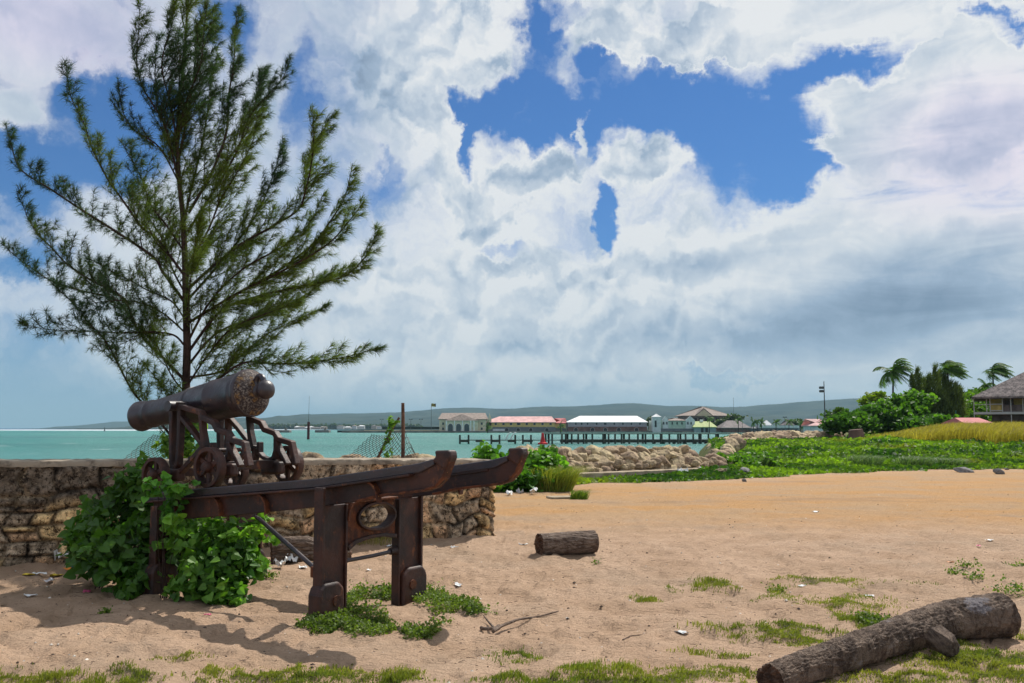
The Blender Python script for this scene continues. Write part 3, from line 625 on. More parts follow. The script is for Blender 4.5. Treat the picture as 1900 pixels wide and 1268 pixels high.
# some stones split into two courses
spl = _h(ci2, row*1., row*0., 9) > .78; zc = (rowb[row]+rowb[row+1])/2+(_h(ci2, row*1., row*0., 10)-.5)*.06
dz = np.where(spl, np.minimum(dz, np.abs(zr-zc)), dz); sub = (spl & (zr > zc)).astype(float)
dd = np.minimum(dx, dz); rr_ = 1-np.clip(1-dd/.05, 0, 1)**2
hs = _h(ci2, row+7.*sub, row*0., 12)
dep = rr_*(.045+.03*hs)+(fbm(SS*9, ZW*9, s=60, o=5)-.5)*.07+(fbm(SS*2.5, ZW*2.5, s=61)-.5)*.05
dep = dep*sstep(TT, 1.0, .97)+.03*sstep(TT, .96, 1.0)
P0 = WALL_A[None, None]+WD*np.minimum(SS, LW)[..., None]; over = np.maximum(SS-LW, 0)
P0 = P0+WN*over[..., None]
nrm = np.where(over[..., None] > 0, WD, -WN); bl = sstep(SS, LW-.04, LW+.04)[..., None]; nrm = -WN*(1-bl)+WD*bl
endw = (vn(ZW*5, ZW*0+3.3, s=70)-.5)*.16*sstep(SS, LW-.3, LW)
P0 = P0+WD*endw[..., None]
P0 = P0+nrm*(dep-.03)[..., None]; P0[..., 2] = ZW
tanc = np.array([.62, .46, .25]); grc = np.array([.40, .33, .25]); dkc = np.array([.13, .11, .09]); pk = np.array([.56, .38, .24])
hc = _h(ci2, row+7.*sub, row*0., 22)[..., None]
cl = np.where(hc < .40, tanc, np.where(hc < .62, pk, grc))*(.8+.4*_h(ci2, row+7.*sub, row*0., 23)[..., None])
stain = sstep(fbm(SS*1.1, ZW*1.6, s=80)+.34*sstep(SS, 2.5, -2)+.30*sstep(ZW, .35, 1.0)*sstep(SS, 5.4, 2.0)-.12*sstep(ZW, .5, .1), .60, .86)[..., None]
cl = cl*(1-stain)+(dkc*1.3*(.7+.6*fbm(SS*8, ZW*8, s=81))[..., None])*stain
mortar = np.array([.34, .28, .20]); dkj = sstep(fbm(SS*1.7, ZW*1.7, s=84), .45, .55)[..., None]
jc = mortar*(1-dkj)+np.array([.05, .042, .035])*dkj
jm = (1-rr_)[..., None]**.8; cl = cl*(1-jm)+jc*jm
idx = np.arange(SS.size).reshape(SS.shape); Fq = np.stack([idx[:-1, :-1], idx[:-1, 1:], idx[1:, 1:], idx[1:, :-1]], -1).reshape(-1, 4)
wl = empty('stone_wall', 'low rubble stone wall with mortar coping running behind the cannon', 'wall', (float(WALL_A[0]), float(WALL_A[1]), 0))
V = P0.reshape(-1, 3)-np.array([WALL_A[0], WALL_A[1], 0])
bulk('masonry', V, Fq, M['wall'], wl, col=cl.reshape(-1, 3), smooth=True)
n1 = 260; sv = np.linspace(S0, LW+.03, n1); V = []; 
for i, s_ in enumerate(sv):
    zt_ = float(wall_top(min(s_, LW))); q = WALL_A+WD*s_-np.array([WALL_A[0], WALL_A[1], 0]); e1 = .02*(rnd.random()-.5); e2 = .012*(rnd.random()-.5)
    if s_ > LW-1.6: e2 -= .02*(1-abs(math.sin(s_*9)))+.03*max(0, s_-LW+.5)
    for (a, b) in ((-.045+e1, -.075), (-.055+e1, -.012), (-.02, 0), (thick*.5, .006), (thick, 0), (thick+.03, -.05)):
        p = q+WN*a; V.append((p[0], p[1], zt_+b+e2))
idx = np.arange(n1*6).reshape(n1, 6); Fq = np.stack([idx[:-1, :-1], idx[1:, :-1], idx[1:, 1:], idx[:-1, 1:]], -1).reshape(-1, 4)
Fl = [tuple(f) for f in Fq]+[tuple(range(6))[::-1], tuple(range((n1-1)*6, n1*6))]
bulk('coping', np.array(V), Fl, M['mortar'], wl, smooth=True)
g = G(); q0 = WALL_A+WD*S0-np.array([WALL_A[0], WALL_A[1], 0])+WN*thick; q1 = WALL_B-np.array([WALL_A[0], WALL_A[1], 0])+WN*thick
g.add([(q0[0], q0[1], -1), (q1[0], q1[1], -1), (q1[0], q1[1], 1.12), (q0[0], q0[1], 1.2)], [(0, 1, 2, 3)]); g.build('back_face', 'mortar', wl)
# ---------------------------------------------------------------- rocks
def rock_mesh(seed, flat=.75, sub=3):
    import bmesh
    r_ = np.random.RandomState(seed); bm = bmesh.new(); bmesh.ops.create_icosphere(bm, subdivisions=sub+1, radius=1)
    P = np.array([v.co[:] for v in bm.verts]); 
    for k in range(11):
        n = r_.randn(3); n /= np.linalg.norm(n); d = .62+.25*r_.rand(); t = np.maximum(0, P@n-d); P = P-t[:, None]*n*.93
    nz = fbm(P[:, 0]*2+seed, P[:, 1]*2, P[:, 2]*2, seed, 4)-.5; P = P*(1+.30*nz)[:, None]
    nz = fbm(P[:, 0]*7+seed, P[:, 1]*7, P[:, 2]*7, seed+9, 3)-.5; P = P*(1+.10*nz)[:, None]; P[:, 2] *= flat
    for v, p in zip(bm.verts, P): v.co = p
    me = bpy.data.meshes.new('boulder'); bm.to_mesh(me); bm.free(); me.polygons.foreach_set('use_smooth', np.ones(len(me.polygons), bool)); me.update()
    return me
RM = [rock_mesh(k) for k in range(9)]
for me in RM: me.materials.append(M['rock'])
def rock(name, loc_, size, me, label, cat, group=None, m=None, squash=None):
    if m: me = me.copy(); me.materials.clear(); me.materials.append(M[m])
    o = bpy.data.objects.new(name, me); C.objects.link(o); o.location = tuple(map(float, loc_))
    s_ = squash or (1, 1, 1); o.scale = (size*s_[0]*rnd.uniform(.85, 1.2), size*s_[1]*rnd.uniform(.85, 1.2), size*s_[2]*rnd.uniform(.85, 1.1))
    o.rotation_euler = (rnd.uniform(-.5, .5), rnd.uniform(-.5, .5), rnd.uniform(0, 6.28)); return props(o, label, cat, group)
KA = gp(1066, 894); KB = gp(1350, 877); KD = (KB-KA)/np.linalg.norm(KB-KA); KN = np.array([-KD[1], KD[0], 0]); KL = np.linalg.norm(KB-KA)
g = G()
nk = 40; V = []
for i in range(nk+1):
    p = KA+KD*KL*i/nk; h_ = .24-.06*i/nk+rnd.uniform(-.008, .008)
    for a, b in ((-.0, -.1), (0.0, h_-.015), (.02, h_), (.38, h_+.005), (.4, -.1)): q = p+KN*a; V.append((q[0], q[1], b))
idx = np.arange((nk+1)*5).reshape(nk+1, 5); Fl = [tuple(f) for f in np.stack([idx[:-1, :-1], idx[1:, :-1], idx[1:, 1:], idx[:-1, 1:]], -1).reshape(-1, 4)]+[(4, 3, 2, 1, 0), tuple(range(nk*5, nk*5+5))]
g.add(V, Fl); props(g.build('concrete_kerb', 'concrete'), 'long stained concrete kerb in front of the boulder wall', 'kerb')
for i in range(25):
    for lay in range(4):
        s_ = KL*(-.06+(i+.5*(lay % 2)+rnd.uniform(-.2, .2))/24*1.04)
        p = KA+KD*s_+KN*(.80+.32*lay+rnd.uniform(-.12, .12)); z = .14+.20*lay+rnd.uniform(-.05, .06)
        if lay == 2 and rnd.random() < .12: z -= .1
        rock('boulder', (p[0], p[1], z), rnd.uniform(.22, .40) if lay else rnd.uniform(.18, .32), RM[rnd.randrange(9)], 'tan limestone boulder piled in the rock wall behind the concrete kerb', 'boulder', 'boulders of the rock wall')
for i in range(24):
    p = KA+KD*(KL*rnd.random())+KN*.55; rock('boulder', (p[0], p[1], .2+rnd.uniform(0, .25)), rnd.uniform(.14, .22), RM[rnd.randrange(9)], 'tan limestone boulder piled in the rock wall behind the concrete kerb', 'boulder', 'boulders of the rock wall')
for (px, py, Y, sz) in [(1322,858,35.5,.4),(1336,846,37,.45),(1345,838,38.5,.4),(1330,838,38,.35),(1352,830,41,.4),(1318,846,36,.35),(1340,862,35,.3),(1358,822,44,.45),(1364,818,50,.5),(1348,850,36,.35),(1335,852,35.5,.35),(1350,842,37.5,.4)]:
    p = at(px, py, Y); rock('boulder', (p[0], p[1], p[2]-.12), sz, RM[rnd.randrange(9)], 'tan limestone boulder piled in the rock wall behind the concrete kerb', 'boulder', 'boulders of the rock wall')
# far rock bank
for i in range(190):
    t = (i+rnd.random())/190; px = 1318+(1565-1318)*t; Yb = 93+24*t+rnd.uniform(-1.5, 4)
    top = np.interp(px, [1318, 1345, 1380, 1440, 1565], [824, 815, 806, 803, 805]); bot = np.interp(px, [1318, 1345, 1380, 1565], [832, 830, 826, 818])
    py = rnd.uniform(top, bot); p = at(px, py, Yb-(py-top)*.25)
    rock('bank_rock', (p[0], p[1], p[2]-.25), rnd.uniform(.45, .95), RM[rnd.randrange(9)], 'pinkish grey rock heaped on the shore bank beyond the green field', 'rock', 'rocks of the far shore bank')
# core of the bank so no daylight shows through
p = [at(1325, 826, 98), at(1380, 810, 101), at(1440, 807, 106), at(1565, 809, 119)]
# shore stones behind the stone wall
for i in range(34):
    s_ = LW*(.42+.62*(i+rnd.random())/34); q = WALL_A+WD*s_+WN*rnd.uniform(1.5, 2.8); 
    zc_ = .95 if s_ < LW*.97 else .6
    rock('shore_stone', (q[0], q[1], zc_+rnd.uniform(-.12, .06)+.06), rnd.uniform(.16, .30), RM[rnd.randrange(9)], 'pale shore stone heaped just behind the low stone wall', 'stone', 'stones heaped behind the wall')
for i in range(14):
    s_ = LW*(.45+.6*(i+rnd.random())/14); q = WALL_A+WD*s_+WN*2.2
    rock('shore_stone', (q[0], q[1], .5), .55, RM[rnd.randrange(9)], 'pale shore stone heaped just behind the low stone wall', 'stone', 'stones heaped behind the wall')
for (px, py, sz, lb, m_, sq) in [(1335,858,.36,'rough tan boulder at the end of the boulder wall beside the bushes','rock',(1,1,1)),(1336,882,.30,'low pinkish rock lying in the grass at the kerb end','rock',(1.3,1,.55)),(1380,882,.22,'upright grey rock standing alone in the grass past the kerb','rockg',(.9,.9,1.1)),
    (1381,894,.08,'small pale round stone below the upright grey rock','rockg',(1,1,1)),(1789,877,.26,'grey rock on the sand edge left of two at the right','rockg',(1.2,1,.6)),(1853,880,.2,'pointed grey rock on the sand edge at the far right','rockg',(1,1,.8)),(1868,872,.1,'small white stone near the pointed grey rock','rockg',(1.2,1,.7))]:
    p = gp(px, py); rock('rock', (p[0], p[1], sz*.35*sq[2]+base_h(np.array([p[0]]), np.array([p[1]]))[0]), sz, RM[rnd.randrange(9)], lb, 'rock', None, m_, sq)
# ---------------------------------------------------------------- foliage helpers
def rotz_dirs(n, up=.0):
    d = R.randn(n, 3); d[:, 2] += up; return d/np.linalg.norm(d, axis=1)[:, None]
def leaves(P, size, cols, outline=None, droop=0., wind=(0, 0, 0), fold=.25, updir=None, nup=.6):
    """broad folded leaves at points P; returns V, F, col"""
    n = len(P); d = R.randn(n, 3)*[1, 1, .5]+np.array(wind); d[:, 2] -= droop; d /= np.linalg.norm(d, axis=1)[:, None]
    u = R.randn(n, 3)*.8+np.array([0, 0, nup]); 
    if updir is not None: u = u*.5+updir
    s = np.cross(d, u); s /= (np.linalg.norm(s, axis=1)[:, None]+1e-9); nn = np.cross(s, d)
    ol = outline or [(0, 0, 0), (.25, .45, fold), (.65, .40, fold*.8), (1.0, 0, 0), (.65, -.40, fold*.8), (.25, -.45, fold)]
    sz = (size*(.6+.8*R.rand(n)))[:, None]; k = len(ol)
    V = np.stack([P+(d*a+s*b+nn*(c*abs(b)))*sz for a, b, c in ol], 1).reshape(-1, 3)
    h = k//2; base = np.arange(n)[:, None]*k
    Fc = np.concatenate([base+np.array([0, 1, 2, h])[None], base+np.array([0, h, k-2, k-1])[None]])
    return V, Fc, np.repeat(cols, k, 0)
def leafcols(n, c1, c2, P=None, fq=1.5, sd=0):
    t = R.rand(n)[:, None]
    if P is not None: t = np.clip(.5*t+.9*(fbm(P[:, 0]*fq, P[:, 1]*fq, P[:, 2]*fq, sd, 2)[:, None]-.2), 0, 1)
    return (np.array(c1)*(1-t)+np.array(c2)*t)*(.75+.5*R.rand(n))[:, None]
HEART = [(0, 0, 0), (-.06, .28, .2), (.12, .50, .25), (.45, .42, .22), (1.0, 0, 0), (.45, -.42, .22), (.12, -.50, .25), (-.06, -.28, .2)]
def heart(P, size, cols, droop, wind=(0, 0, 0)):
    n = len(P); d = R.randn(n, 3)*[1, 1, .5]+np.array(wind); d[:, 2] -= droop; d /= np.linalg.norm(d, axis=1)[:, None]
    u = R.randn(n, 3)*.7+np.array([0, -.5, .8]); s = np.cross(d, u); s /= (np.linalg.norm(s, axis=1)[:, None]+1e-9); nn = np.cross(s, d)
    sz = (size*(.55+.8*R.rand(n)))[:, None]; k = 8
    V = np.stack([P+(d*a+s*b+nn*(c*abs(b)*1.3))*sz for a, b, c in HEART], 1).reshape(-1, 3); base = np.arange(n)[:, None]*k
    Fc = np.concatenate([base+np.array(q)[None] for q in ([0, 1, 2, 3], [0, 3, 4, 4], [0, 4, 5, 5], [0, 5, 6, 7])])
    q4 = np.concatenate([base+np.array(q)[None] for q in ([0, 1, 2, 3], [0, 5, 6, 7])]); t3 = np.concatenate([base+np.array(q)[None] for q in ([0, 3, 4], [0, 4, 5])])
    return V, q4, t3, np.repeat(cols, k, 0)
def shell(c, r, n, inner=.55):
    d = R.randn(n, 3); d /= np.linalg.norm(d, axis=1)[:, None]; q = inner+(1-inner)*R.rand(n)**.6
    q = q*(.38+1.15*fbm(d[:, 0]*3.1+c[0]*3, d[:, 1]*3.1, d[:, 2]*3.1+c[1]*3, 3, 3)); q = q*(1+.25*(R.rand(n) < .06)); return np.array(c)+d*np.array(r)*q[:, None]
def blades(P, hgt, wid, cols, lean=(0, 0), bend=.5, seg=2):
    n = len(P); a = R.rand(n)*2*PI; sd_ = np.stack([np.cos(a), np.sin(a), 0*a], 1); ln = np.stack([R.randn(n)*.35+lean[0], R.randn(n)*.35+lean[1], 0*a], 1)
    h = (hgt*(.5+.8*R.rand(n)))[:, None]; w_ = (wid*(.7+.6*R.rand(n)))[:, None]; up = np.array([0, 0, 1.])
    b0 = P-sd_*w_/2; b1 = P+sd_*w_/2; m = P+up*h*.6+ln*h*bend*.35; m0 = m-sd_*w_*.4; m1 = m+sd_*w_*.4; t = P+up*h*(1-.25*bend)+ln*h*bend
    V = np.stack([b0, b1, m1, m0, t], 1).reshape(-1, 3); base = np.arange(n)[:, None]*5
    return V, base+np.array([0, 1, 2, 3])[None], base+np.array([3, 2, 4])[None], np.repeat(cols, 5, 0)
def bulk2(name, V, Q, T, m, parent=None, col=None, smooth=False):
    """quads and triangles together"""
    me = bpy.data.meshes.new(name); nq, nt = len(Q), len(T); tot = np.concatenate([np.full(nq, 4), np.full(nt, 3)]).astype(np.int32)
    flat = np.concatenate([Q.ravel(), T.ravel()]).astype(np.int32); st = np.zeros(nq+nt, np.int32); st[1:] = np.cumsum(tot)[:-1]
    me.vertices.add(len(V)); me.vertices.foreach_set('co', np.asarray(V, np.float32).ravel()); me.loops.add(len(flat)); me.loops.foreach_set('vertex_index', flat)
    me.polygons.add(nq+nt); me.polygons.foreach_set('loop_start', st); me.polygons.foreach_set('loop_total', tot); me.polygons.foreach_set('use_smooth', np.zeros(nq+nt, bool)); me.update(calc_edges=True)
    ca = me.color_attributes.new('Col', 'FLOAT_COLOR', 'POINT'); cc = np.ones((len(V), 4), np.float32); cc[:, :3] = col; ca.data.foreach_set('color', cc.ravel())
    me.materials.append(m); o = bpy.data.objects.new(name, me); C.objects.link(o)
    if parent: o.parent = parent
    return o
def off(o_, V): return V-np.array([o_[0], o_[1], o_[2] if len(o_) > 2 else 0])
# ---------------------------------------------------------------- casuarina tree
TY = 13.4
tb = at(346, 795, TY); TREE = (tb[0], tb[1], 0.)
tree = empty('casuarina_tree', 'tall feathery casuarina tree leaning in the wind behind the wall and cannon', 'tree', TREE)
TR = [(347,905),(346,800),(345,740),(347,640),(345,560),(343,480),(340,410),(333,341),(328,265),(333,190),(341,114),(346,40),(349,-20),(352,-70)]
def tl(px, py, dy=0.): p = at(px, py, TY+dy); return Vector((p[0]-TREE[0], p[1]-TREE[1], p[2]))
g = G(); tp = [tl(a, b) for a, b in TR]; g.tube(tp, list(np.interp(np.linspace(0, 1, len(tp)), [0, .2, .5, 1], [.066, .056, .034, .006])), 10, jit=.1); g.build('trunk', 'bark', tree, smooth=True)
BR = [[(341,559),(303,506),(284,477),(212,428),(152,390),(95,352),(38,314),(20,265),(11,232)],
 [(341,510),(290,442),(265,424),(227,371),(200,333),(170,273),(155,227),(131,178),(121,118)],
 [(330,335),(295,273),(250,242),(227,205),(220,152)],
 [(332,345),(314,258),(295,212),(265,163),(254,114),(257,57),(260,8)],
 [(329,275),(318,200),(300,120),(318,50),(325,-20)],
 [(331,300),(356,170),(364,106),(384,70),(398,8)],
 [(350,395),(394,318),(420,246),(424,182),(434,114),(436,64),(441,10)],
 [(348,430),(400,350),(440,280),(462,220),(492,182),(523,148),(539,108)],
 [(420,300),(455,250),(472,200),(482,165),(486,128)],
 [(345,540),(400,490),(451,451),(511,417),(560,379),(572,295),(598,245),(621,205)],
 [(560,380),(575,320),(582,265),(580,198)],
 [(348,600),(440,545),(520,500),(583,451),(614,409),(640,365),(654,303)],
 [(440,545),(530,500),(606,455),(648,410),(675,374)],
 [(352,650),(409,578),(473,552),(549,533),(636,514),(675,480),(690,455),(698,418)],
 [(352,700),(409,690),(447,661),(492,623),(549,593),(608,568)],
 [(352,750),(410,700),(455,673),(511,675),(568,673),(644,662),(701,645)],
 [(340,703),(303,665),(265,627),(242,590),(212,555),(152,540),(95,521),(38,483),(4,453)],
 [(250,600),(227,552),(170,521),(125,491),(98,462),(72,436),(49,398),(33,345)],
 [(341,640),(322,622),(280,616),(227,618),(170,615),(95,612),(33,600)],
 [(347,850),(310,800),(268,752),(246,726),(223,684),(197,635),(163,597),(132,560),(90,520)],
 [(345,770),(325,745),(300,715),(262,668)],
 [(341,590),(318,559),(276,540),(242,521),(212,506),(165,480)],
 [(345,560),(390,510),(440,450),(480,390),(505,330),(528,258)],
 [(345,500),(385,430),(410,370),(440,320),(470,260),(478,215)],
 [(348,680),(400,620),(470,590),(545,560),(600,525),(655,490)],
 [(346,620),(300,580),(250,560),(190,560),(130,575)],
 [(343,470),(310,420),(280,380),(262,330),(240,290),(225,262)],
 [(340,420),(355,350),(372,280),(385,210),(392,150),(405,100)],
 [(331,260),(345,190),(372,120),(378,60),(385,0)],
 [(330,300),(310,250),(290,180),(288,120),(290,70)],
 [(346,640),(390,560),(450,500),(520,460),(570,420),(600,360)],
 [(345,720),(385,660),(430,610),(500,580),(560,560)],
 [(345,730),(320,700),(290,640),(255,600),(215,580)],
 [(344,545),(320,500),(300,440),(255,380),(230,340)]]
def cr_(P, m=6):
    out = []; n = len(P)
    for i in range(n-1):
        a, b, c, d = P[max(i-1, 0)], P[i], P[i+1], P[min(i+2, n-1)]
        for k in range(m):
            t = k/m; out.append(.5*((2*b)+(c-a)*t+(2*a-5*b+4*c-d)*t*t+(3*b-a-3*c+d)*t**3))
    out.append(P[-1]); return out
limb = G(); NP = []; ND = []; NC = []
def tufts(path, step, t0=0.):
    """needle clusters along a twig"""
    for i in range(len(path)-1):
        a, b = path[i], path[i+1]; L_ = (b-a).length; k = max(1, int(L_/step+rnd.random()))
        for j in range(k):
            NP.append(a.lerp(b, rnd.random())); ND.append((b-a).normalized())
def twig(base, d, L_, lvl):
    n = 3 if lvl else 5; P = [base]; d = d.normalized(); up = Vector((.10, 0, .16 if lvl == 0 else .10))
    for i in range(n):
        d = (d+up+Vector((rnd.uniform(-.12, .12), rnd.uniform(-.12, .12), rnd.uniform(-.12, .12)))).normalized(); P.append(P[-1]+d*(L_/n))
    limb.tube(P, [max(.0028, .009*(1-i/(n+.5))*(L_/.7)) for i in range(n+1)], 4, cap=False)
    tufts(P, .072 if lvl else .10)
    if lvl == 0:
        m = int(L_/.085)
        for j in range(m):
            t = .12+.85*(j+rnd.random()*.6)/m; q = t*n; i = min(int(q), n-1); pos = P[i].lerp(P[i+1], q-i); dd = (P[i+1]-P[i]).normalized()
            sd_ = Vector((rnd.uniform(-1, 1), rnd.uniform(-1, 1), rnd.uniform(-1, 1))); sd_ = (sd_-dd*sd_.dot(dd)).normalized()
            twig(pos, dd*.9+sd_*.75, L_*rnd.uniform(.18, .36)*(1.15-.6*t), 1)
for bi, pts in enumerate(BR):
    dep_ = rnd.uniform(-1, 1)*1.3; n = len(pts)
    if pts[0] in ((560,380),(440,545),(250,600),(420,300)): pass
    P = [tl(a, b, dep_*(i/(n-1))**1.1) for i, (a, b) in enumerate(pts)]; P = cr_(P)
    L_ = sum((P[i+1]-P[i]).length for i in range(len(P)-1)); m = len(P)
    limb.tube(P, [max(.004, (.006+.0046*L_)*(1-i/m)**.7) for i in range(m)], 6)
    tufts(P[int(m*.35):], .045)
    tip = P[-1]; 
    acc = 0; nx_ = L_*.10
    for i in range(m-1):
        seg_ = (P[i+1]-P[i]).length; acc += seg_
        while acc > nx_:
            fr = nx_/L_; dd = (P[i+1]-P[i]).normalized(); sd_ = Vector((rnd.uniform(-1, 1), rnd.uniform(-1, 1)*.9, rnd.uniform(-1, 1))); sd_ = (sd_-dd*sd_.dot(dd)).normalized()
            l_ = (.62*(1-fr)**.7+.10)*rnd.uniform(.6, 1.15)*min(1.0, L_/2.6+.25); twig(P[i].copy(), dd*.95+sd_*.72, l_, 0); nx_ += .084
# short limbs toward and away from the camera
for i in range(5):
    h_ = rnd.uniform(.12, .92); q = 1+h_*(len(tp)-3); k = int(q); pos = tp[k].lerp(tp[k+1], q-k); a = rnd.choice((-1, 1))*rnd.uniform(.9, 2.2)
    d0 = Vector((math.cos(a)*.5*rnd.choice((-1, 1)), math.sin(a), .75)).normalized(); L_ = 1.9*(1.05-h_); P = [pos+d0*L_*t+Vector((.10, 0, .25))*L_*t*t for t in np.linspace(0, 1, 10)]
    limb.tube(P, [.011*(1-t)+.003 for t in np.linspace(0, 1, 10)], 5); tufts(P[3:], .035)
    for j in range(int(L_/.085)):
        t = rnd.uniform(.2, 1); kk = min(int(t*9), 8); twig(P[kk].copy(), d0+Vector((rnd.uniform(-1, 1), rnd.uniform(-1, 1), rnd.uniform(-.6, 1)))*.75, rnd.uniform(.2, .5), 0)
tufts(cr_(tp)[30:], .012)
for i in range(26):
    q = rnd.uniform(6.2, len(tp)-1.2); k = int(q); a = rnd.uniform(0, 6.28); twig(tp[k].lerp(tp[k+1], q-k), Vector((math.cos(a)*.7, math.sin(a)*.6, .9)), rnd.uniform(.25, .6), 0)
limb.build('branches', 'bark', tree)
NP = np.array(NP); ND = np.array(ND); NN = 11; n = len(NP)
Pn = np.repeat(NP, NN, 0); Dn = np.repeat(ND, NN, 0); k = len(Pn); 
dd = Dn*.75+R.randn(k, 3)*.62+np.array([.10, 0, 0])+np.clip(Pn[:, :1]*.12, -.1, .3)*np.array([1, 0, .1]); dd /= np.linalg.norm(dd, axis=1)[:, None]
ln = (.055+.065*R.rand(k))[:, None]*(.8+.5*np.repeat(fbm(NP[:, 0]*1.1, NP[:, 1], NP[:, 2]*1.1, 4, 2), NN))[:, None]
sd_ = np.cross(dd, R.randn(k, 3)); sd_ /= np.linalg.norm(sd_, axis=1)[:, None]; wd_ = .0038
e_ = Pn+dd*ln+np.array([.012, 0, -.012])
V = np.stack([Pn-sd_*wd_*.7, Pn+sd_*wd_*.7, e_+sd_*wd_*.25, e_-sd_*wd_*.25], 1).reshape(-1, 3)
tcol = fbm(NP[:, 0]*.9, NP[:, 1]*.9, NP[:, 2]*.9, 77, 3); tcol = sstep(tcol+.10*NP[:, 0]/2, .42, .72)
cA = np.array([.030, .064, .028]); cB = np.array([.100, .145, .022]); cc = cA*(1-tcol[:, None])+cB*tcol[:, None]; cc = cc*(.7+.6*R.rand(n))[:, None]
bulk('crown', V, np.arange(k*4).reshape(-1, 4), M['needle'], tree, col=np.repeat(np.repeat(cc, NN, 0), 4, 0))
print('needles', k)
# ---------------------------------------------------------------- vine bushes round the platform
def bush(name, label, cat, cl, size, n, c1, c2, m='leaf', droop=.5, group=None, stems=20, org=None, kind='heart', wind=(.1, 0, 0), inner=.4, fq=2.):
    P = []
    tot = sum(r[0]*r[2] for c, r in cl)
    for c, r in cl: P.append(shell(c, r, int(n*r[0]*r[2]/tot), inner))
    P = np.concatenate(P); P = P[P[:, 2] > .02]
    o_ = org or (float(P[:, 0].mean()), float(P[:, 1].mean()), 0.)
    e_ = empty(name, label, cat, o_, 0, group); cols = leafcols(len(P), c1, c2, P, fq)
    SH_ = []; sg_ = G(); ctr_ = P.mean(0)
    for i in range(int(stems*1.3)):
        q = Vector(P[rnd.randrange(len(P))]); dd = (q-Vector(ctr_)).normalized()+Vector((rnd.uniform(-.5, .5)+wind[0], rnd.uniform(-.5, .5), rnd.uniform(-.1, .6))); pth = [q.copy()]
        for k in range(6):
            dd = (dd.normalized()+Vector((rnd.uniform(-.2, .2), rnd.uniform(-.2, .2), -.16))); q = q+dd.normalized()*size*.42
            if q.z < .03: q.z = .03
            pth.append(q.copy()); SH_ += [q.copy(), q+Vector((rnd.uniform(-1, 1), rnd.uniform(-1, 1), rnd.uniform(-.5, .5)))*size*.25]
        sg_.tube([p-Vector(o_) for p in pth], size*.03, 4, False)
    SH_ = np.array(SH_); cs_ = leafcols(len(SH_), c2, tuple(min(.9, k*1.35) for k in c2))
    P2 = np.concatenate([P, SH_]); cols = np.concatenate([cols, cs_])
    if kind == 'heart': V, q4, t3, cc = heart(P2, size, cols, droop, wind); bulk2('foliage', off(o_, V), q4, t3, M[m], e_, cc)
    else: V, Fc, cc = leaves(P2, size, cols, None, droop, wind); bulk('foliage', off(o_, V), Fc, M[m], e_, cc)
    g = sg_
    for i in range(stems):
        c, r = cl[rnd.randrange(len(cl))]; q = Vector(P[rnd.randrange(len(P))]); b = Vector((c[0]*.6+o_[0]*.4+rnd.uniform(-.3, .3)*r[0], c[1]*.6+o_[1]*.4+rnd.uniform(-.3, .3)*r[1], 0))
        md = b.lerp(q, .5)+Vector((rnd.uniform(-.2, .2)*r[0], rnd.uniform(-.2, .2)*r[0], .2*r[2])); o3 = Vector(o_); w_ = size*.07
        g.tube([b-o3, b.lerp(md, .5)-o3+Vector((0, 0, .05)), md-o3, q-o3], [w_, w_*.8, w_*.6, w_*.3], 5)
    g.build('stems', 'bark', e_); return e_
def W3(px, py, Y): p = at(px, py, Y); return (p[0], p[1], p[2])
def bl(L): return [(W3(px, py, Y), (rx*Y/F, rd, ry*Y/F)) for px, py, Y, rx, ry, rd in L]
bush('vine_bush', 'dark green heart leaved vine bush against the wall left of the platform legs', 'bush',
     bl([(245,915,9.9,42,50,.25),(205,960,10.0,62,45,.35),(160,1010,9.9,48,42,.3),(230,1010,9.7,75,55,.45),(250,1060,9.5,70,38,.35),(170,1045,9.7,42,24,.3),(290,960,9.7,40,55,.3),(275,900,9.8,28,30,.2),(310,1010,9.5,45,70,.3),(262,1080,9.3,40,25,.2)]),
     .095, 2100, (.022,.075,.011), (.085,.195,.022), droop=.55)
bush('vine_bush', 'bright green leafy vine bush beneath the platform beams, right of the dark one', 'bush',
     bl([(390,1005,9.25,55,45,.3),(430,1040,9.15,58,50,.35),(380,1070,9.0,58,45,.3),(450,1000,9.3,35,30,.2),(455,1040,9.1,24,42,.2),(415,1095,8.85,45,22,.2),(340,985,9.3,30,30,.2),(345,1085,9.0,25,30,.2)]),
     .078, 1900, (.035,.12,.014), (.15,.31,.035), droop=.55)
# vine tendril climbing over the rail
bush('vine_shoot', 'small leafy vine shoot climbing over the front end of the rusty beam', 'vine', bl([(322,935,9.15,20,26,.1),(300,905,9.1,26,14,.1),(330,915,9.05,22,8,.06)]), .07, 90, (.03,.11,.015), (.09,.24,.03), stems=6)
# greenery seen through the carriage, behind the wall
bush('young_bush', 'bright green young bush behind the wall seen through the cannon carriage', 'bush', bl([(325,825,13.0,28,24,.3),(345,838,12.9,34,16,.3),(350,790,13.1,18,22,.2)]), .08, 520, (.05,.14,.02), (.17,.28,.03), stems=8)
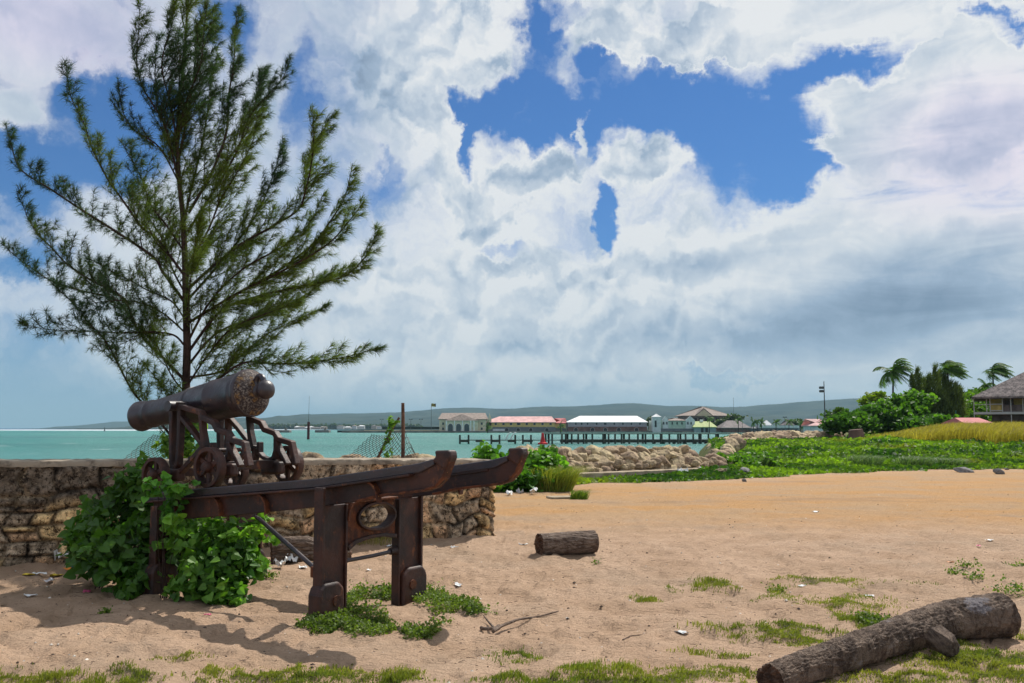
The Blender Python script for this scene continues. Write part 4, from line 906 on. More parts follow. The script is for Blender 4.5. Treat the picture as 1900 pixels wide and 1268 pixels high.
# shrub and grass right of the wall
bush('seaside_shrub', 'bright green broad leaved shrub beyond the rusty beam ends at the wall end', 'shrub',
     bl([(905,850,25.3,28,20,.5),(945,862,25.5,42,22,.7),(1000,862,25.2,38,26,.8),(985,890,24.6,55,26,.9),(935,900,24.3,36,18,.6),(1015,845,25.5,18,16,.4)]), .15, 3300, (.035,.12,.014), (.13,.28,.030), 'leafm', droop=.2, kind='leaf', stems=22)
def clump(name, label, px, py, Y, rx, hgt, n, c1, c2, wid, m='straw', lean=(.4, 0), group=None, depth=.5, cat='grass clump', bend=.8):
    c = at(px, py, Y); r_ = rx*Y/F; a = R.rand(n)*2*PI; q = R.rand(n)**.5; P = np.stack([c[0]+np.cos(a)*q*r_, c[1]+np.sin(a)*q*depth, np.zeros(n)+max(c[2]-.02, 0)], 1)
    V, q4, t3, cc = blades(P, hgt, wid, leafcols(n, c1, c2), lean, bend); o_ = (float(c[0]), float(c[1]), 0.)
    V = V+(V-np.repeat(P, 5, 0))*np.array([.25, .1, 0])
    o = bulk2(name, off(o_, V), q4, t3, M[m], None, cc); o.location = o_; return props(o, label, cat, group)
clump('tall_grass_clump', 'tall yellow green grass clump at the right side of the seaside shrub', 1022, 912, 24.6, 40, .72, 3000, (.10,.17,.02), (.30,.30,.05), .012, 'leafm', lean=(.25, 0), depth=.7, bend=1.1)
clump('grass_tuft', 'lone dark green grass tuft on the sand by the flat concrete slab', 1074, 926, 21.6, 16, .24, 420, (.06,.12,.02), (.16,.22,.03), .008, lean=(.3, 0), depth=.15, bend=.9)
clump('grass_tuft', 'dry pale grass tuft at the wall foot seen between the platform legs', 690, 1016, float(gp(690, 1016)[1]), 34, .20, 360, (.16,.15,.05), (.35,.30,.13), .006, lean=(.2, 0), depth=.2, bend=.9)
g = G(); c = gp(1043, 925); g.cbox((c[0], c[1], .02), (.62, .5, .05), .01, .3); props(g.build('concrete_slab', 'concrete'), 'flat pale concrete slab on the sand near the shrub', 'slab')
bush('low_bush', 'leafy low bush at the left tip of the green field beside the boulder wall', 'bush', bl([(1340,856,36,14,14,.6),(1362,858,36.5,24,16,.8),(1385,862,37.5,26,14,.9),(1345,848,38.5,14,10,.6),(1410,852,39,30,14,1.2)]), .16, 1700, (.04,.12,.014), (.14,.27,.03), 'leafm', droop=.1, kind='leaf', stems=8)
# ---------------------------------------------------------------- ground cover (stuff)
def scatter(n, x0, x1, y0, y1, fn):
    # denser near the camera: uniform in the picture's own distance
    t = R.rand(n); y = y0*(y1/y0)**t; x = x0(y)+(x1(y)-x0(y))*R.rand(n); k = fn(x, y) > R.rand(n); return x[k], y[k]
x, y = scatter(900000, lambda y: -.62*y-.5, lambda y: .62*y+.5, 5.0, 12.0, patchmask)
z = ground_h(x, y)-.004; P = np.stack([x, y, z], 1); n = len(P)
V, q4, t3, cc = blades(P, (.018+.02*(R.rand(n) < .15))+.03*sstep(fbm(x*2.5, y*2.5, s=8), .5, .7), .0065, leafcols(n, (.08,.13,.018), (.29,.28,.05), P, 2.), (.15, 0), .8)
props(bulk2('short_grass', V, q4, t3, M['leafm'], None, cc), 'short yellow green grass growing in patches on the near sand', 'grass', None, 'stuff')
# low creeping herb around the legs
HP = [(640,1150,80,20),(690,1168,50,14),(600,1162,50,10),(655,1110,20,22),(800,1108,34,16),(845,1122,46,14),(780,1178,34,10),(880,1135,16,6),(720,1100,30,10),(1620,1150,30,10)]
xs_, ys_, = [], []
for (cx, cy, rx, ry) in HP:
    c = gp(cx, cy); rX = abs(gp(cx+rx, cy)[0]-c[0]); rY = abs(gp(cx, cy-ry)[1]-c[1]); k = int(520*rx*ry/800)+150; a = R.rand(k)*2*PI; q = R.rand(k)**.6; q = q*(.7+.6*fbm(np.cos(a)*2+cx, np.sin(a)*2, s=2))
    xs_.append(c[0]+np.cos(a)*q*rX); ys_.append(c[1]+np.sin(a)*q*rY)
x = np.concatenate(xs_); y = np.concatenate(ys_); n = len(x); P = np.stack([x, y, ground_h(x, y)+R.rand(n)**2*.06], 1)
P = np.repeat(P, 3, 0)+R.randn(3*n, 3)*[.014, .014, .006]
V, Fc, cc = leaves(P, .020, leafcols(len(P), (.045,.09,.018), (.19,.25,.04), P, 3.), None, 0, (0, 0, .3), .2)
props(bulk('creeping_herb', V, Fc, M['leafm'], None, cc), 'low leafy green herb creeping round the platform feet and over the near sand', 'ground cover', None, 'stuff')
# taller sprigs at leg bases
for (px, py, hg, k, lb) in [(650,1108,.20,80,'leafy weed sprig against the right side of the near platform leg'),(700,1105,.13,50,'thin weed sprig between the two rear platform legs'),(800,1098,.14,60,'weed sprig at the foot of the farther rear leg'),(905,1132,.06,20,'tiny weed right of the platform on bare sand'),
    (810,1163,.07,40,'small weed in front of the platform on bare sand'),(1810,1075,.10,60,'small green weed on the sand above the fallen palm trunk'),(1793,1052,.07,40,'tiny bright weed on the sand far behind the fallen trunk'),(1770,1066,.06,40,'flat dull weed left of the tiny bright weed'),(1887,1050,.09,50,'small weed at the right edge of the open sand'),
    (1880,1100,.14,80,'leafy weed beside the thick end of the fallen palm trunk'),(500,1078,.06,40,'yellowish weed in front of the litter heap beneath the beams'),(195,1135,.03,30,'flat weed on the sand in front of the dark vine bush'),(1440,1095,.06,24,'little round weed alone in the middle of the right sand'),(1108,1042,.03,12,'tiny green sprout below the short sawn log')]:
    c = gp(px, py); Pz = np.stack([c[0]+R.randn(k)*hg*.75, c[1]+R.randn(k)*hg*.75, np.abs(R.randn(k))*hg*.38+.008], 1); V, Fc, cc = leaves(np.repeat(Pz, 3, 0)+R.randn(3*k, 3)*.016, .022, leafcols(3*k, (.05,.10,.018), (.19,.26,.04)), None, 0, (0, 0, .2), .2)
    o = bulk('weed', off((c[0], c[1], 0), V), Fc, M['leafm'], None, cc); o.location = (c[0], c[1], gz(c[0], c[1])); props(o, lb, 'weed')
# green field
def gfield(x, y):
    return sstep(y-greenY(x)+(fbm(x*.8, y*.8, s=3)-.5)*2.5, -.3, 1.0)*(x > -1.5)
x, y = scatter(150000, lambda y: np.interp(y, [20, 30, 36, 60, 95, 120], [-1.0, 1.7, 7.0, 12.5, 19.5, 24]), lambda y: .60*y, 22.5, 120, gfield)
k = sdist(x, y) > .3
kk = ~((x > 1.5) & (x < 8.2) & ((x-KA[0])*KN[0]+(y-KA[1])*KN[1] > -.05)) ; k = k & kk; x = x[k]; y = y[k]
n = len(x); hgt_ = .05+(.62+.3*(950+x/y*F > 1600))*sstep(y-greenY(x), 2.5, 9)*np.maximum(.12, fbm(x*.55, y*.35, s=90, o=3)-.22); P = np.stack([x, y, ground_h(x, y)+R.rand(n)*hgt_*.8], 1)
c1, c2 = np.array([.030,.085,.012]), np.array([.20,.32,.025]); t = np.clip(fbm(x*.45, y*.3, s=93, o=4)*2.6-.85+.3*(R.rand(n)-.5), 0, 1)[:, None]; cols = (c1*(1-t)+c2*t)*(.7+.6*R.rand(n))[:, None]
dry = sstep(fbm(x*.13, y*.1, s=97), .58, .68)[:, None]; cols = cols*(1-.6*dry)+np.array([.22,.22,.03])*.6*dry
V, Fc, cc = leaves(P, .035+.0028*y, cols, None, -.1, (.4, 0, .5), .2)
props(bulk('field_plants', V, Fc, M['leafm'], None, cc), 'dense low green plants covering the field beyond the sand', 'ground cover', None, 'stuff')
x, y = scatter(52000, lambda y: np.interp(y, [20, 26, 32, 60, 95, 120], [-1.0, .6, 6, 12.5, 19.5, 24]), lambda y: .60*y, 22.5, 75, gfield)
k = (sdist(x, y) > .4) & ~((x > 1.5) & (x < 8.2) & ((x-KA[0])*KN[0]+(y-KA[1])*KN[1] > -.1)); x = x[k]; y = y[k]; n = len(x)
P = np.stack([x, y, ground_h(x, y)-.02], 1); edge = sstep(y-greenY(x), 6, 1)
V, q4, t3, cc = blades(P, .11*(.5+.8*R.rand(n))*(1+sstep(y-greenY(x), 3, 8)*1.6)+.0*edge, .012+.0006*y, leafcols(n, (.10,.17,.015), (.24,.31,.03), P, .5), (.3, 0), .8)
props(bulk2('field_grass', V, q4, t3, M['leafm'], None, cc), 'bright green grass fringe and blades between sand and field', 'grass', None, 'stuff')
# yellow reed field
def strawf(x, y):
    px = 950+x/y*F; return sstep(px+(fbm(x*.2, y*.2, s=5)-.5)*100, 1600, 1680)*(y > np.interp(px, [1560, 1700, 1900], [92, 72, 62])+(fbm(x*.3, y*.3, s=15)-.5)*10)
x, y = scatter(120000, lambda y: .33*y, lambda y: .62*y, 60, 128, strawf); n = len(x); P = np.stack([x, y, ground_h(x, y)-.05], 1)
V, q4, t3, cc = blades(P, 1.45*(.5+.5*sstep(950+x/y*F, 1600, 1800)), .042, leafcols(n, (.20,.18,.030), (.44,.34,.06), P, .3), (.45, 0), .7)
props(bulk2('yellow_reeds', V, q4, t3, M['straw'], None, cc), 'tall yellow dry grass band in front of the old house and bushes', 'grass', None, 'stuff')
# distinct dark clumps in the green field
for (px, py, rx, hg, lb) in [(1600,868,26,.55,'dark blue green arching grass clump at the left in the field'),(1695,868,26,.5,'dark grass clump mid field between two others'),(1760,867,16,.4,'smaller dark clump of plants right of the mid field clump'),(1400,868,24,.5,'dark leafy tuft near the left tip of the green field'),(1520,836,30,.6,'leafy green mound beside the far rock bank')]:
    c = gp(px, py); clump('plant_clump', lb, px, py, float(c[1]), rx, hg, 1500, (.045,.10,.03), (.16,.23,.09), .022, 'leafm', (.35, 0), None, 1.1, 'plant clump', .95)
# pebbles and crumbs on the sand
n = 5200; y = 5*(34/5)**R.rand(n); x = (R.rand(n)*1.24-.62)*y; k = (y < greenY(x)-.3) & ((x-WALL_A[0])*WN[0]+(y-WALL_A[1])*WN[1] < -.1) | ((x > .2) & (y < greenY(x)-.3)); x = x[k]; y = y[k]; n = len(x)
z = ground_h(x, y); s_ = (.004+.013*R.rand(n)**5)[:, None]; oc = np.array([(1,0,0),(0,1,0),(-1,0,0),(0,-1,0),(0,0,.7),(0,0,-.7)])
Pp = np.stack([x, y, z], 1); V = (Pp[:, None]+oc[None]*s_[:, None]*(.7+.6*R.rand(n, 6, 1))).reshape(-1, 3); base = np.arange(n)[:, None]*6
Fc = np.concatenate([base+np.array(q)[None] for q in ((0,1,4),(1,2,4),(2,3,4),(3,0,4),(1,0,5),(2,1,5),(3,2,5),(0,3,5))]); cb = np.where(R.rand(n, 1) < .72, np.array([[.07,.05,.04]]), np.array([[.6,.55,.48]]))*(.6+.8*R.rand(n, 1))
M['pebble'] = mat('pebbles', attrbase, .9, 0., .2, None, attr=True)
props(bulk('pebbles', V, Fc, M['pebble'], None, np.repeat(cb, 6, 0)), 'tiny dark and pale pebbles and crumbs strewn over the sand', 'pebbles', None, 'stuff')
# twiggy debris
g = G()
for i in range(1100):
    y = 5.2*(14/5.2)**rnd.random(); x = rnd.uniform(-.6, .6)*y; a = rnd.uniform(0, PI); l_ = rnd.uniform(.015, .06)
    if (x-WALL_A[0])*WN[0]+(y-WALL_A[1])*WN[1] > -.1 and x < .2: continue
    z = gz(x, y)+.004; g.tube([(x, y, z), (x+math.cos(a)*l_*.5, y+math.sin(a)*l_*.5, z+.004), (x+math.cos(a+.3)*l_, y+math.sin(a+.3)*l_, z)], .0018, 3, False)
props(g.build('twig_crumbs', 'bark'), 'thin broken twigs and straws scattered over the near sand', 'debris', None, 'stuff')
# ---------------------------------------------------------------- logs
def log_mesh(path, rad_, n, m, parent, seed, amp=.12, rings=0, name='trunk', sub=8, fine=.02):
    P = cr_([Vector(p) for p in path], sub); k = len(P); rr = np.interp(np.linspace(0, 1, k), np.linspace(0, 1, len(rad_)), rad_); U_ = []; S_ = []; up = None
    for i, p in enumerate(P):
        t = (P[min(i+1, k-1)]-P[max(i-1, 0)]).normalized(); up = Vector((0, 0, 1)) if up is None else up; up = (up-t*up.dot(t)).normalized(); U_.append(up[:]); S_.append(t.cross(up)[:])
    PP = np.array([p[:] for p in P]); U_ = np.array(U_); S_ = np.array(S_); A = np.linspace(0, 2*PI, n, endpoint=False)
    seg = np.concatenate([[0], np.cumsum(np.linalg.norm(np.diff(PP, axis=0), axis=1))])[:, None]+0*A[None]; ca = np.cos(A)[None]+0*seg; sa = np.sin(A)[None]+0*seg; R0 = rr[:, None]
    q = fbm(ca*1.4+seed, sa*1.4, seg*1.6, seed, 4)-.5; f1 = fbm(ca*6+seed, sa*6, seg*(9 if rings else 2.5), seed+3, 4)-.5; f2 = fbm(ca*16+seed, sa*16, seg*(40 if rings else 9), seed+6, 3)-.5
    r_ = R0*(1+amp*1.6*q+amp*1.0*f1)+fine*f2
    if rings:
        ph = seg*22+3*(fbm(seg*2, ca, sa, seed+8, 3)-.5)*2+1.2*q*6; sc_ = np.clip(np.sin(ph), 0, 1)**3; r_ = r_*(1-.055*sc_*sstep(f1, -.25, .1))
    V = PP[:, None]+(U_[:, None]*ca[..., None]+S_[:, None]*sa[..., None])*r_[..., None]
    idx = np.arange(k*n).reshape(k, n); nx2 = np.roll(idx, -1, 1); Fq = np.stack([idx[:-1], nx2[:-1], nx2[1:], idx[1:]], -1).reshape(-1, 4)
    o = bulk(name, V.reshape(-1, 3), Fq, M[m], parent, smooth=True)
    for (i0, inn) in ((0, 1), (k-1, -1)):
        c = PP[i0]; td = PP[i0]-PP[i0+inn]; td /= np.linalg.norm(td); rg = V[i0]; Vv = []
        rows = 12; 
        for j in range(rows):
            f_ = 1-j/(rows-1)*.97; x2, y2 = ca[i0]*f_, sa[i0]*f_
            dp = (fbm(x2*3.5+seed, y2*3.5, s=seed+20, o=5)-.5)*.09*min(1, j/1.5)
            if not rings: dp = dp-.10*sstep(np.full(n, f_)+(fbm(x2*2+9, y2*2, s=3)-.5)*.5, .38, .22)
            Vv.append(c+(rg-c)*f_+td[None]*np.broadcast_to(dp, (n,))[:, None])
        Vv = np.concatenate(Vv); id2 = np.arange(rows*n).reshape(rows, n); nx3 = np.roll(id2, -1, 1); Fe = [tuple(map(int, f)) for f in np.stack([id2[:-1], nx3[:-1], nx3[1:], id2[1:]], -1).reshape(-1, 4)]+[tuple(int((rows-1)*n+j) for j in range(n))]
        bulk('cut_end', Vv, Fe if inn == -1 else [tuple(reversed(f)) for f in Fe], M['endgrain'], parent, smooth=True)
    return o
a = gp(1001, 1033); b = gp(1105, 1029); lr = .148
lg = empty('short_log', 'short weathered grey brown sawn log with a hollow end lying on the sand', 'log', (float(a[0]), float(a[1]), 0))
d = (b-a); a2 = np.array([0, .13, lr-.02]); b2 = d+np.array([0, .20, lr-.01]); 
log_mesh([a2, a2*.67+b2*.33, a2*.33+b2*.67, b2], [lr, lr*.97, lr*.98, lr*.96], 110, 'wood', lg, 5, .16, sub=26, fine=.018)
# fallen palm trunk at lower right
def onray_z(px, py, z): return gp(px, py, z)
pts = []
for (px, py, r_) in [(1428,1262,.096),(1530,1226,.104),(1640,1188,.120),(1750,1155,.146),(1862,1142,.170)]:
    p = gp(px, py, r_*.85); pts.append((p[0], p[1], r_*.85, r_))
pl = empty('fallen_palm_trunk', 'long weathered palm trunk lying across the lower right corner, thicker at its far end', 'log', (float(pts[0][0]), float(pts[0][1]), 0))
log_mesh([(p[0]-pts[0][0], p[1]-pts[0][1], p[2]) for p in pts], [p[3] for p in pts], 130, 'palmlog', pl, 9, .15, rings=9, sub=70, fine=.022)
q = gp(1772, 1200, .09); g = G(); q = (q[0]-pts[0][0], q[1]-pts[0][1]); g.tube([(q[0]-.08, q[1]+.14, .12), (q[0]-.05, q[1]+.07, .10), (q[0]-.02, q[1]+.02, .085), (q[0]-.005, q[1]-.01, .08), (q[0], q[1]-.015, .08)], [.09, .085, .075, .055, .01], 14, jit=.3); g.build('branch_stub', 'palmlog', pl, smooth=True)
# driftwood behind the platform
a = gp(492, 1052); b = gp(640, 1046)
dl_ = empty('driftwood_log', 'pale gnarled driftwood log lying at the foot of the wall behind the platform', 'log', (float(a[0]), float(a[1]), 0)); d = b-a
log_mesh([(0, .3, .13), (d[0]*.4, d[1]*.4+.3, .15), (d[0], d[1]+.3, .10)], [.15, .13, .10], 80, 'wood', dl_, 15, .5, sub=24, fine=.03)
# fallen stick
g = G(); L_ = [gp(892, 1168), gp(918, 1170), gp(940, 1160), gp(965, 1153), gp(1000, 1146), gp(1036, 1138)]
o0 = L_[0]; g.tube(cr_([Vector((p[0]-o0[0], p[1]-o0[1], .012+.008*(i % 2))) for i, p in enumerate(L_)], 4), list(np.linspace(.016, .006, 21)), 7, jit=.4)
q = [gp(918, 1170), gp(905, 1160), gp(896, 1153)]; g.tube([(p[0]-o0[0], p[1]-o0[1], .015+.02*i) for i, p in enumerate(q)], [.012, .008, .004], 5); q = [gp(925, 1168), gp(915, 1176)]; g.tube([(p[0]-o0[0], p[1]-o0[1], .02) for p in q], [.024, .016], 7, jit=.3)
o = g.build('fallen_stick', 'wood'); o.location = (o0[0], o0[1], gz(o0[0], o0[1])+.004); props(o, 'long crooked forked stick lying on the sand right of the platform', 'stick')
g = G(); q = [gp(1155, 1186), gp(1170, 1179), gp(1190, 1177), gp(1205, 1172)]; o0 = q[0]; g.tube([(p[0]-o0[0], p[1]-o0[1], .008) for p in q], [.004, .004, .003, .002], 5); o = g.build('thin_twig', 'wood'); o.location = (o0[0], o0[1], gz(o0[0], o0[1])); props(o, 'thin bent twig on bare sand further right of the forked stick', 'twig')
# ---------------------------------------------------------------- litter
def scrap(px, py, w_, m, label, z=0., tall=.25, cat='litter', name='litter_scrap', group=None, rz=None):
    c = gp(px, py); k = 7; V = []; a = rnd.uniform(0, PI) if rz is None else rz; sd = rnd.random()*50
    for i in range(k):
        for j in range(k):
            u, v = i/(k-1)-.5, j/(k-1)-.5; r_ = 1-.3*abs(u*v)*4*rnd.random(); zz = abs(fbm(np.array([u*3+sd]), np.array([v*3+sd]), s=6)[0]-.25)*w_*tall*2.2
            V.append(((u*math.cos(a)-v*.6*math.sin(a))*w_*r_, (u*math.sin(a)+v*.6*math.cos(a))*w_*r_, zz+.006))
    idx = np.arange(k*k).reshape(k, k); Fq = np.stack([idx[:-1, :-1], idx[1:, :-1], idx[1:, 1:], idx[:-1, 1:]], -1).reshape(-1, 4)
    o = bulk(name, np.array(V), Fq, M[m]); o.location = (c[0], c[1], gz(c[0], c[1])+z); sm = o.modifiers.new('thick', 'SOLIDIFY'); sm.thickness = .0015
    return props(o, label, cat, group)
for a in [(521,1056,.20,'paper','flat crumpled white bag at the left of the litter heap behind the near leg'),(545,1046,.22,'paper','puffed white plastic bag on top of the litter heap behind the near leg'),(562,1055,.16,'paper','small white bag at the right of the litter heap behind the near leg'),(118,1052,.30,'paper','large white paper sheet leaning at the left foot of the dark bush'),
    (142,1058,.13,'pblue','blue wrapper beside the white sheet under the dark bush'),(128,1064,.12,'porange','orange wrapper in front of the blue wrapper'),(105,1068,.15,'pyellow','yellow wrapper under the left tip of the dark bush'),(54,1071,.13,'pyellow','yellow wrapper at the shadow edge near the wall'),(74,1070,.14,'paper','white paper strip next to the outer yellow wrapper'),
    (56,1108,.12,'paper','small white scrap on lit sand at the far left'),(90,1078,.16,'pgrey','grey card piece in the shade near the yellow wrappers'),(385,1145,.06,'ppink','tiny pink white wrapper on sand below the bright bush'),(250,1089,.12,'paper','white scrap beneath the front of the dark bush'),(253,1083,.07,'porange','orange scrap peeping out of the dark bush foot'),(333,1096,.13,'pblue','blue scrap between the two bushes'),
    (160,1092,.12,'ppink','faded pink scrap in the shade in front of the dark bush'),(843,1016,.13,'paper','white scrap lying midway between wall end and rear leg'),(851,1088,.12,'paper','rectangular white paper scrap right of the rear platform leg'),(684,1056,.08,'paper','white scrap on the sand between the two rear legs'),(723,1018,.11,'paper','white scrap by the dry grass tuft at the wall'),
    (971,1009,.14,'paper','thin pale scrap left of the short log'),(1265,1175,.12,'paper','crumpled clear plastic scrap on sand right of the twig'),(1836,1002,.12,'paper','white scrap on open sand at the far right'),(1816,1011,.10,'ppink','crushed dark pink can on open sand at the far right'),(1762,1041,.10,'porange','small peach coloured scrap on the right sand'),(1612,1097,.10,'paper','pale scrap near the weeds left of the palm trunk'),
    (1488,1091,.08,'paper','thin white scrap above the middle grass patches'),(1514,950,.14,'paper','white scrap in the middle of the wide sand'),(1268,883,.38,'paper','large white torn bag in the grass in front of the kerb'),(1300,880,.22,'paper','smaller white scrap in the grass right of the torn bag'),(1230,887,.22,'paper','white scrap in the grass left of the torn bag'),(1140,893,.2,'pgrey','grey scrap in the grass near the left end of the kerb'),
    (990,918,.3,'paper','long pale scrap under the front of the seaside shrub'),(945,920,.24,'paper','white scrap at the left foot of the seaside shrub'),(965,916,.2,'pgrey','grey scrap between white ones under the seaside shrub'),(1394,888,.16,'paper','white scrap right of the upright grey rock')]:
    scrap(*a[:5], tall=.5 if a[2] > .18 else .2)
# ---------------------------------------------------------------- broken fence remains
def wpost(px, py0, py1, Y, r_, name, m, label, cat, n=8):
    a = at(px, py0, Y); b = at(px, py1, Y); g = G(); g.tube([(0, 0, -.5), (0, 0, float(b[2]-a[2])*.5), (0, 0, float(b[2]-a[2]))], r_, n); return a, b
fe = at(748, 850, 15.2); fence = empty('broken_fence', 'broken chain link fence with one upright post and one leaning post behind the wall', 'fence', (fe[0], fe[1], fe[2]-.05))
def fl(px, py, Y=15.2): p = at(px, py, Y); return (p[0]-fe[0], p[1]-fe[1], p[2]-fe[2]+.05)
g = G(); g.tube([(0, 0, -.9), fl(748, 800), fl(747.5, 748)], [.034, .030, .026], 8); g.build('post', 'rustpost', fence)
g = G(); g.tube([fl(695, 862), fl(720, 812), fl(731, 790), fl(741, 775)], [.022, .024, .020, .018], 8); g.build('leaning_post', 'rustpost', fence)
for k in range(26):
    pass
def chain(name, quad, nu, nv, parent, seed, Y=15.2, sag=8, wr=.0042):
    """diamond mesh between four pixel corners (tl, tr, br, bl)"""
    g = G(); r_ = random.Random(seed); 
    def P(u, v):
        x = (quad[0][0]*(1-u)+quad[1][0]*u)*(1-v)+(quad[3][0]*(1-u)+quad[2][0]*u)*v; y_ = (quad[0][1]*(1-u)+quad[1][1]*u)*(1-v)+(quad[3][1]*(1-u)+quad[2][1]*u)*v
        y_ += sag*math.sin(PI*u)*(1-v); return fl(x, y_, Y+.12*math.sin(u*7+v*3))
    for d in (-1, 1):
        for i in range(-nv, nu+nv):
            path = []
            for k in range(nv*2+1):
                v = k/(nv*2); u = (i+d*k/2+(nv if d < 0 else 0)*.0)/nu
                if 0 <= u <= 1: path.append(P(u, v))
            if len(path) > 1: g.tube(path, wr, 3, False)
    return g.build(name, 'wire', parent)
chain('chain_link', [(690,806),(752,792),(752,850),(640,852)], 13, 6, fence, 1)
chain('chain_link', [(752,800),(768,838),(775,850),(752,850)], 3, 4, fence, 2, sag=0)
bush('vine_shoot', 'leafy vine twined round the leaning fence post', 'vine', bl([(726,785,15.1,6,8,.05),(722,800,15.1,7,10,.05),(720,817,15.1,8,8,.05),(722,840,15.1,8,8,.05)]), .05, 70, (.05,.13,.02), (.13,.25,.03), stems=4)
fe = at(290, 848, 13.6); f2 = empty('fallen_fence_mesh', 'sagging piece of chain link mesh behind the wall under the cannon muzzle', 'fence', (fe[0], fe[1], fe[2]))
def fl(px, py, Y=13.6): p = at(px, py, Y); return (p[0]-fe[0], p[1]-fe[1], p[2]-fe[2])
chain('chain_link', [(285,806),(335,800),(335,852),(225,854)], 12, 6, f2, 3, 13.6, sag=6)
# ---------------------------------------------------------------- jetty, buoys, markers
JY = 172.
def zj(py): return at(950, py, JY)[2]
def xj(px): return at(px, 815, JY)[0]
je = empty('jetty', 'long dark timber jetty on piles with a lower landing stage crossing the bay', 'jetty', (xj(1150), JY, SEA))
ox, oz = xj(1150), SEA
def jb(name, px0, px1, py0, py1, dy=0, dep=2.2, m='jetty'):
    g = G(); x0, x1 = xj(px0), xj(px1); z0, z1 = zj(py1), zj(py0); g.box(((x0+x1)/2-ox, dy, (z0+z1)/2-oz), (x1-x0, dep, z1-z0)); return g.build(name, m, je)
jb('lower_deck', 853, 1040, 816.2, 817.6); jb('lower_deck', 1040, 1338, 815.6, 821.5, .3, 2.6)
jb('upper_deck', 1010, 1400, 804.6, 806.4, 4.5, 2.6); jb('rail', 1010, 1400, 802.9, 803.3, 3.3, .12)
for a, b in ((853, 870), (883, 898), (911, 928), (942, 956), (972, 988)): jb('pontoon', a, b, 816, 820.6, -.4, 2.6)
for px in (854, 870, 912, 927, 956, 970, 985, 1012, 1024, 1042, 1049, 1060, 1072, 1082, 1098, 1118, 1128, 1140, 1152, 1166, 1182, 1196, 1210, 1224, 1240, 1256, 1270, 1284, 1298, 1312, 1326):
    tz = 804.5 if px > 1005 else 807.2
    g = G(); x_ = xj(px)-ox; g.tube([(x_, -1.2, -2.0), (x_, -1.2, zj(tz)-oz)], .17, 8); g.build('pile', 'jetty', je)
for px in (1020, 1056, 1092, 1128, 1164, 1200, 1236, 1272, 1308, 1344, 1380):
    g = G(); x_ = xj(px)-ox; g.tube([(x_, 5.2, -2.0), (x_, 5.2, zj(806)-oz)], .2, 8); g.build('pile', 'jetty', je)
for px in (1214, 1231, 1251, 1270, 1290, 1310, 1330):
    g = G(); x_ = xj(px)-ox; g.tube([(x_, .2, -2.0), (x_, .2, zj(819)-oz)], .3, 8); g.build('pile', 'jetty', je)
for px, lb in ((938, 'left white curved boarding ladder on the jetty'), (947, 'right white curved boarding ladder on the jetty')):
    g = G(); x_ = xj(px); pts = [(0, 0, 0), (.35, 0, .8), (.8, 0, 1.35), (1.0, 0, 1.2)]; g.tube(pts, .06, 6); g.tube([(p[0]+.1, .6, p[2]) for p in pts], .06, 6)
    for k in range(4): g.tube([(pts[0][0]+.1*k+.06, 0, .2+.26*k), (pts[0][0]+.1*k+.16, .6, .2+.26*k)], .04, 5)
    o = g.build('boarding_ladder', 'white'); o.location = (x_, JY-1, zj(816)); props(o, lb, 'ladder')
bp = at(1007, 821, 166); bu = empty('channel_buoy', 'red nun channel buoy floating in front of the jetty', 'buoy', (bp[0], bp[1], SEA))
g = G(); g.lathe([(-.3,.05),(-.2,.85),(.25,.85),(.35,.5)], (0,0,0), (0,0,1), 24); g.build('float', 'red', bu, smooth=True)
g = G(); g.lathe([(.3,.5),(.9,.34),(1.5,.26),(1.95,.22),(2.0,.05)], (0,0,0), (0,0,1), 20); g.build('tower', 'red', bu, smooth=True)
bp = at(194, 799, 900); g = G(); g.lathe([(-.4,.9),(.4,1.0),(.8,.5),(2.2,.4),(3.6,.3),(4.2,.05)], (0,0,0), (0,0,1), 12); o = g.build('distant_buoy', 'steel', smooth=True); o.location = (bp[0], bp[1], SEA); props(o, 'tiny dark buoy far out at sea near the horizon on the left', 'buoy')
mp = at(572, 815, 240); mk = empty('channel_marker', 'tall maroon channel marker pile with a thin antenna standing in the bay', 'marker', (mp[0], mp[1], SEA))
zz = at(572, 783, 240)[2]-SEA; g = G(); g.tube([(0,0,-2),(0,0,zz)], .33, 12); g.build('pile', 'marker', mk); g = G(); g.tube([(0,0,zz),(0,0,zz+1.8),(0.05,0,at(572,735,240)[2]-SEA)], [.06,.045,.03], 6); g.build('antenna', 'steel', mk)
for px, lb in ((526, 'small dark mooring platform left of the marker pile'), (599, 'dark mooring platform right of the marker pile')):
    Y = 620; a = at(px-13, 803, Y); b = at(px+13, 799, Y); g = G(); g.cbox((0, 0, (b[2]-SEA)/2), (b[0]-a[0], 6, b[2]-SEA+.5), .2); g.box((1.5, 0, b[2]-SEA+.9), (1.4, 1, 1.2)); o = g.build('mooring_dolphin', 'quay'); o.location = ((a[0]+b[0])/2, Y, SEA); props(o, lb, 'platform')
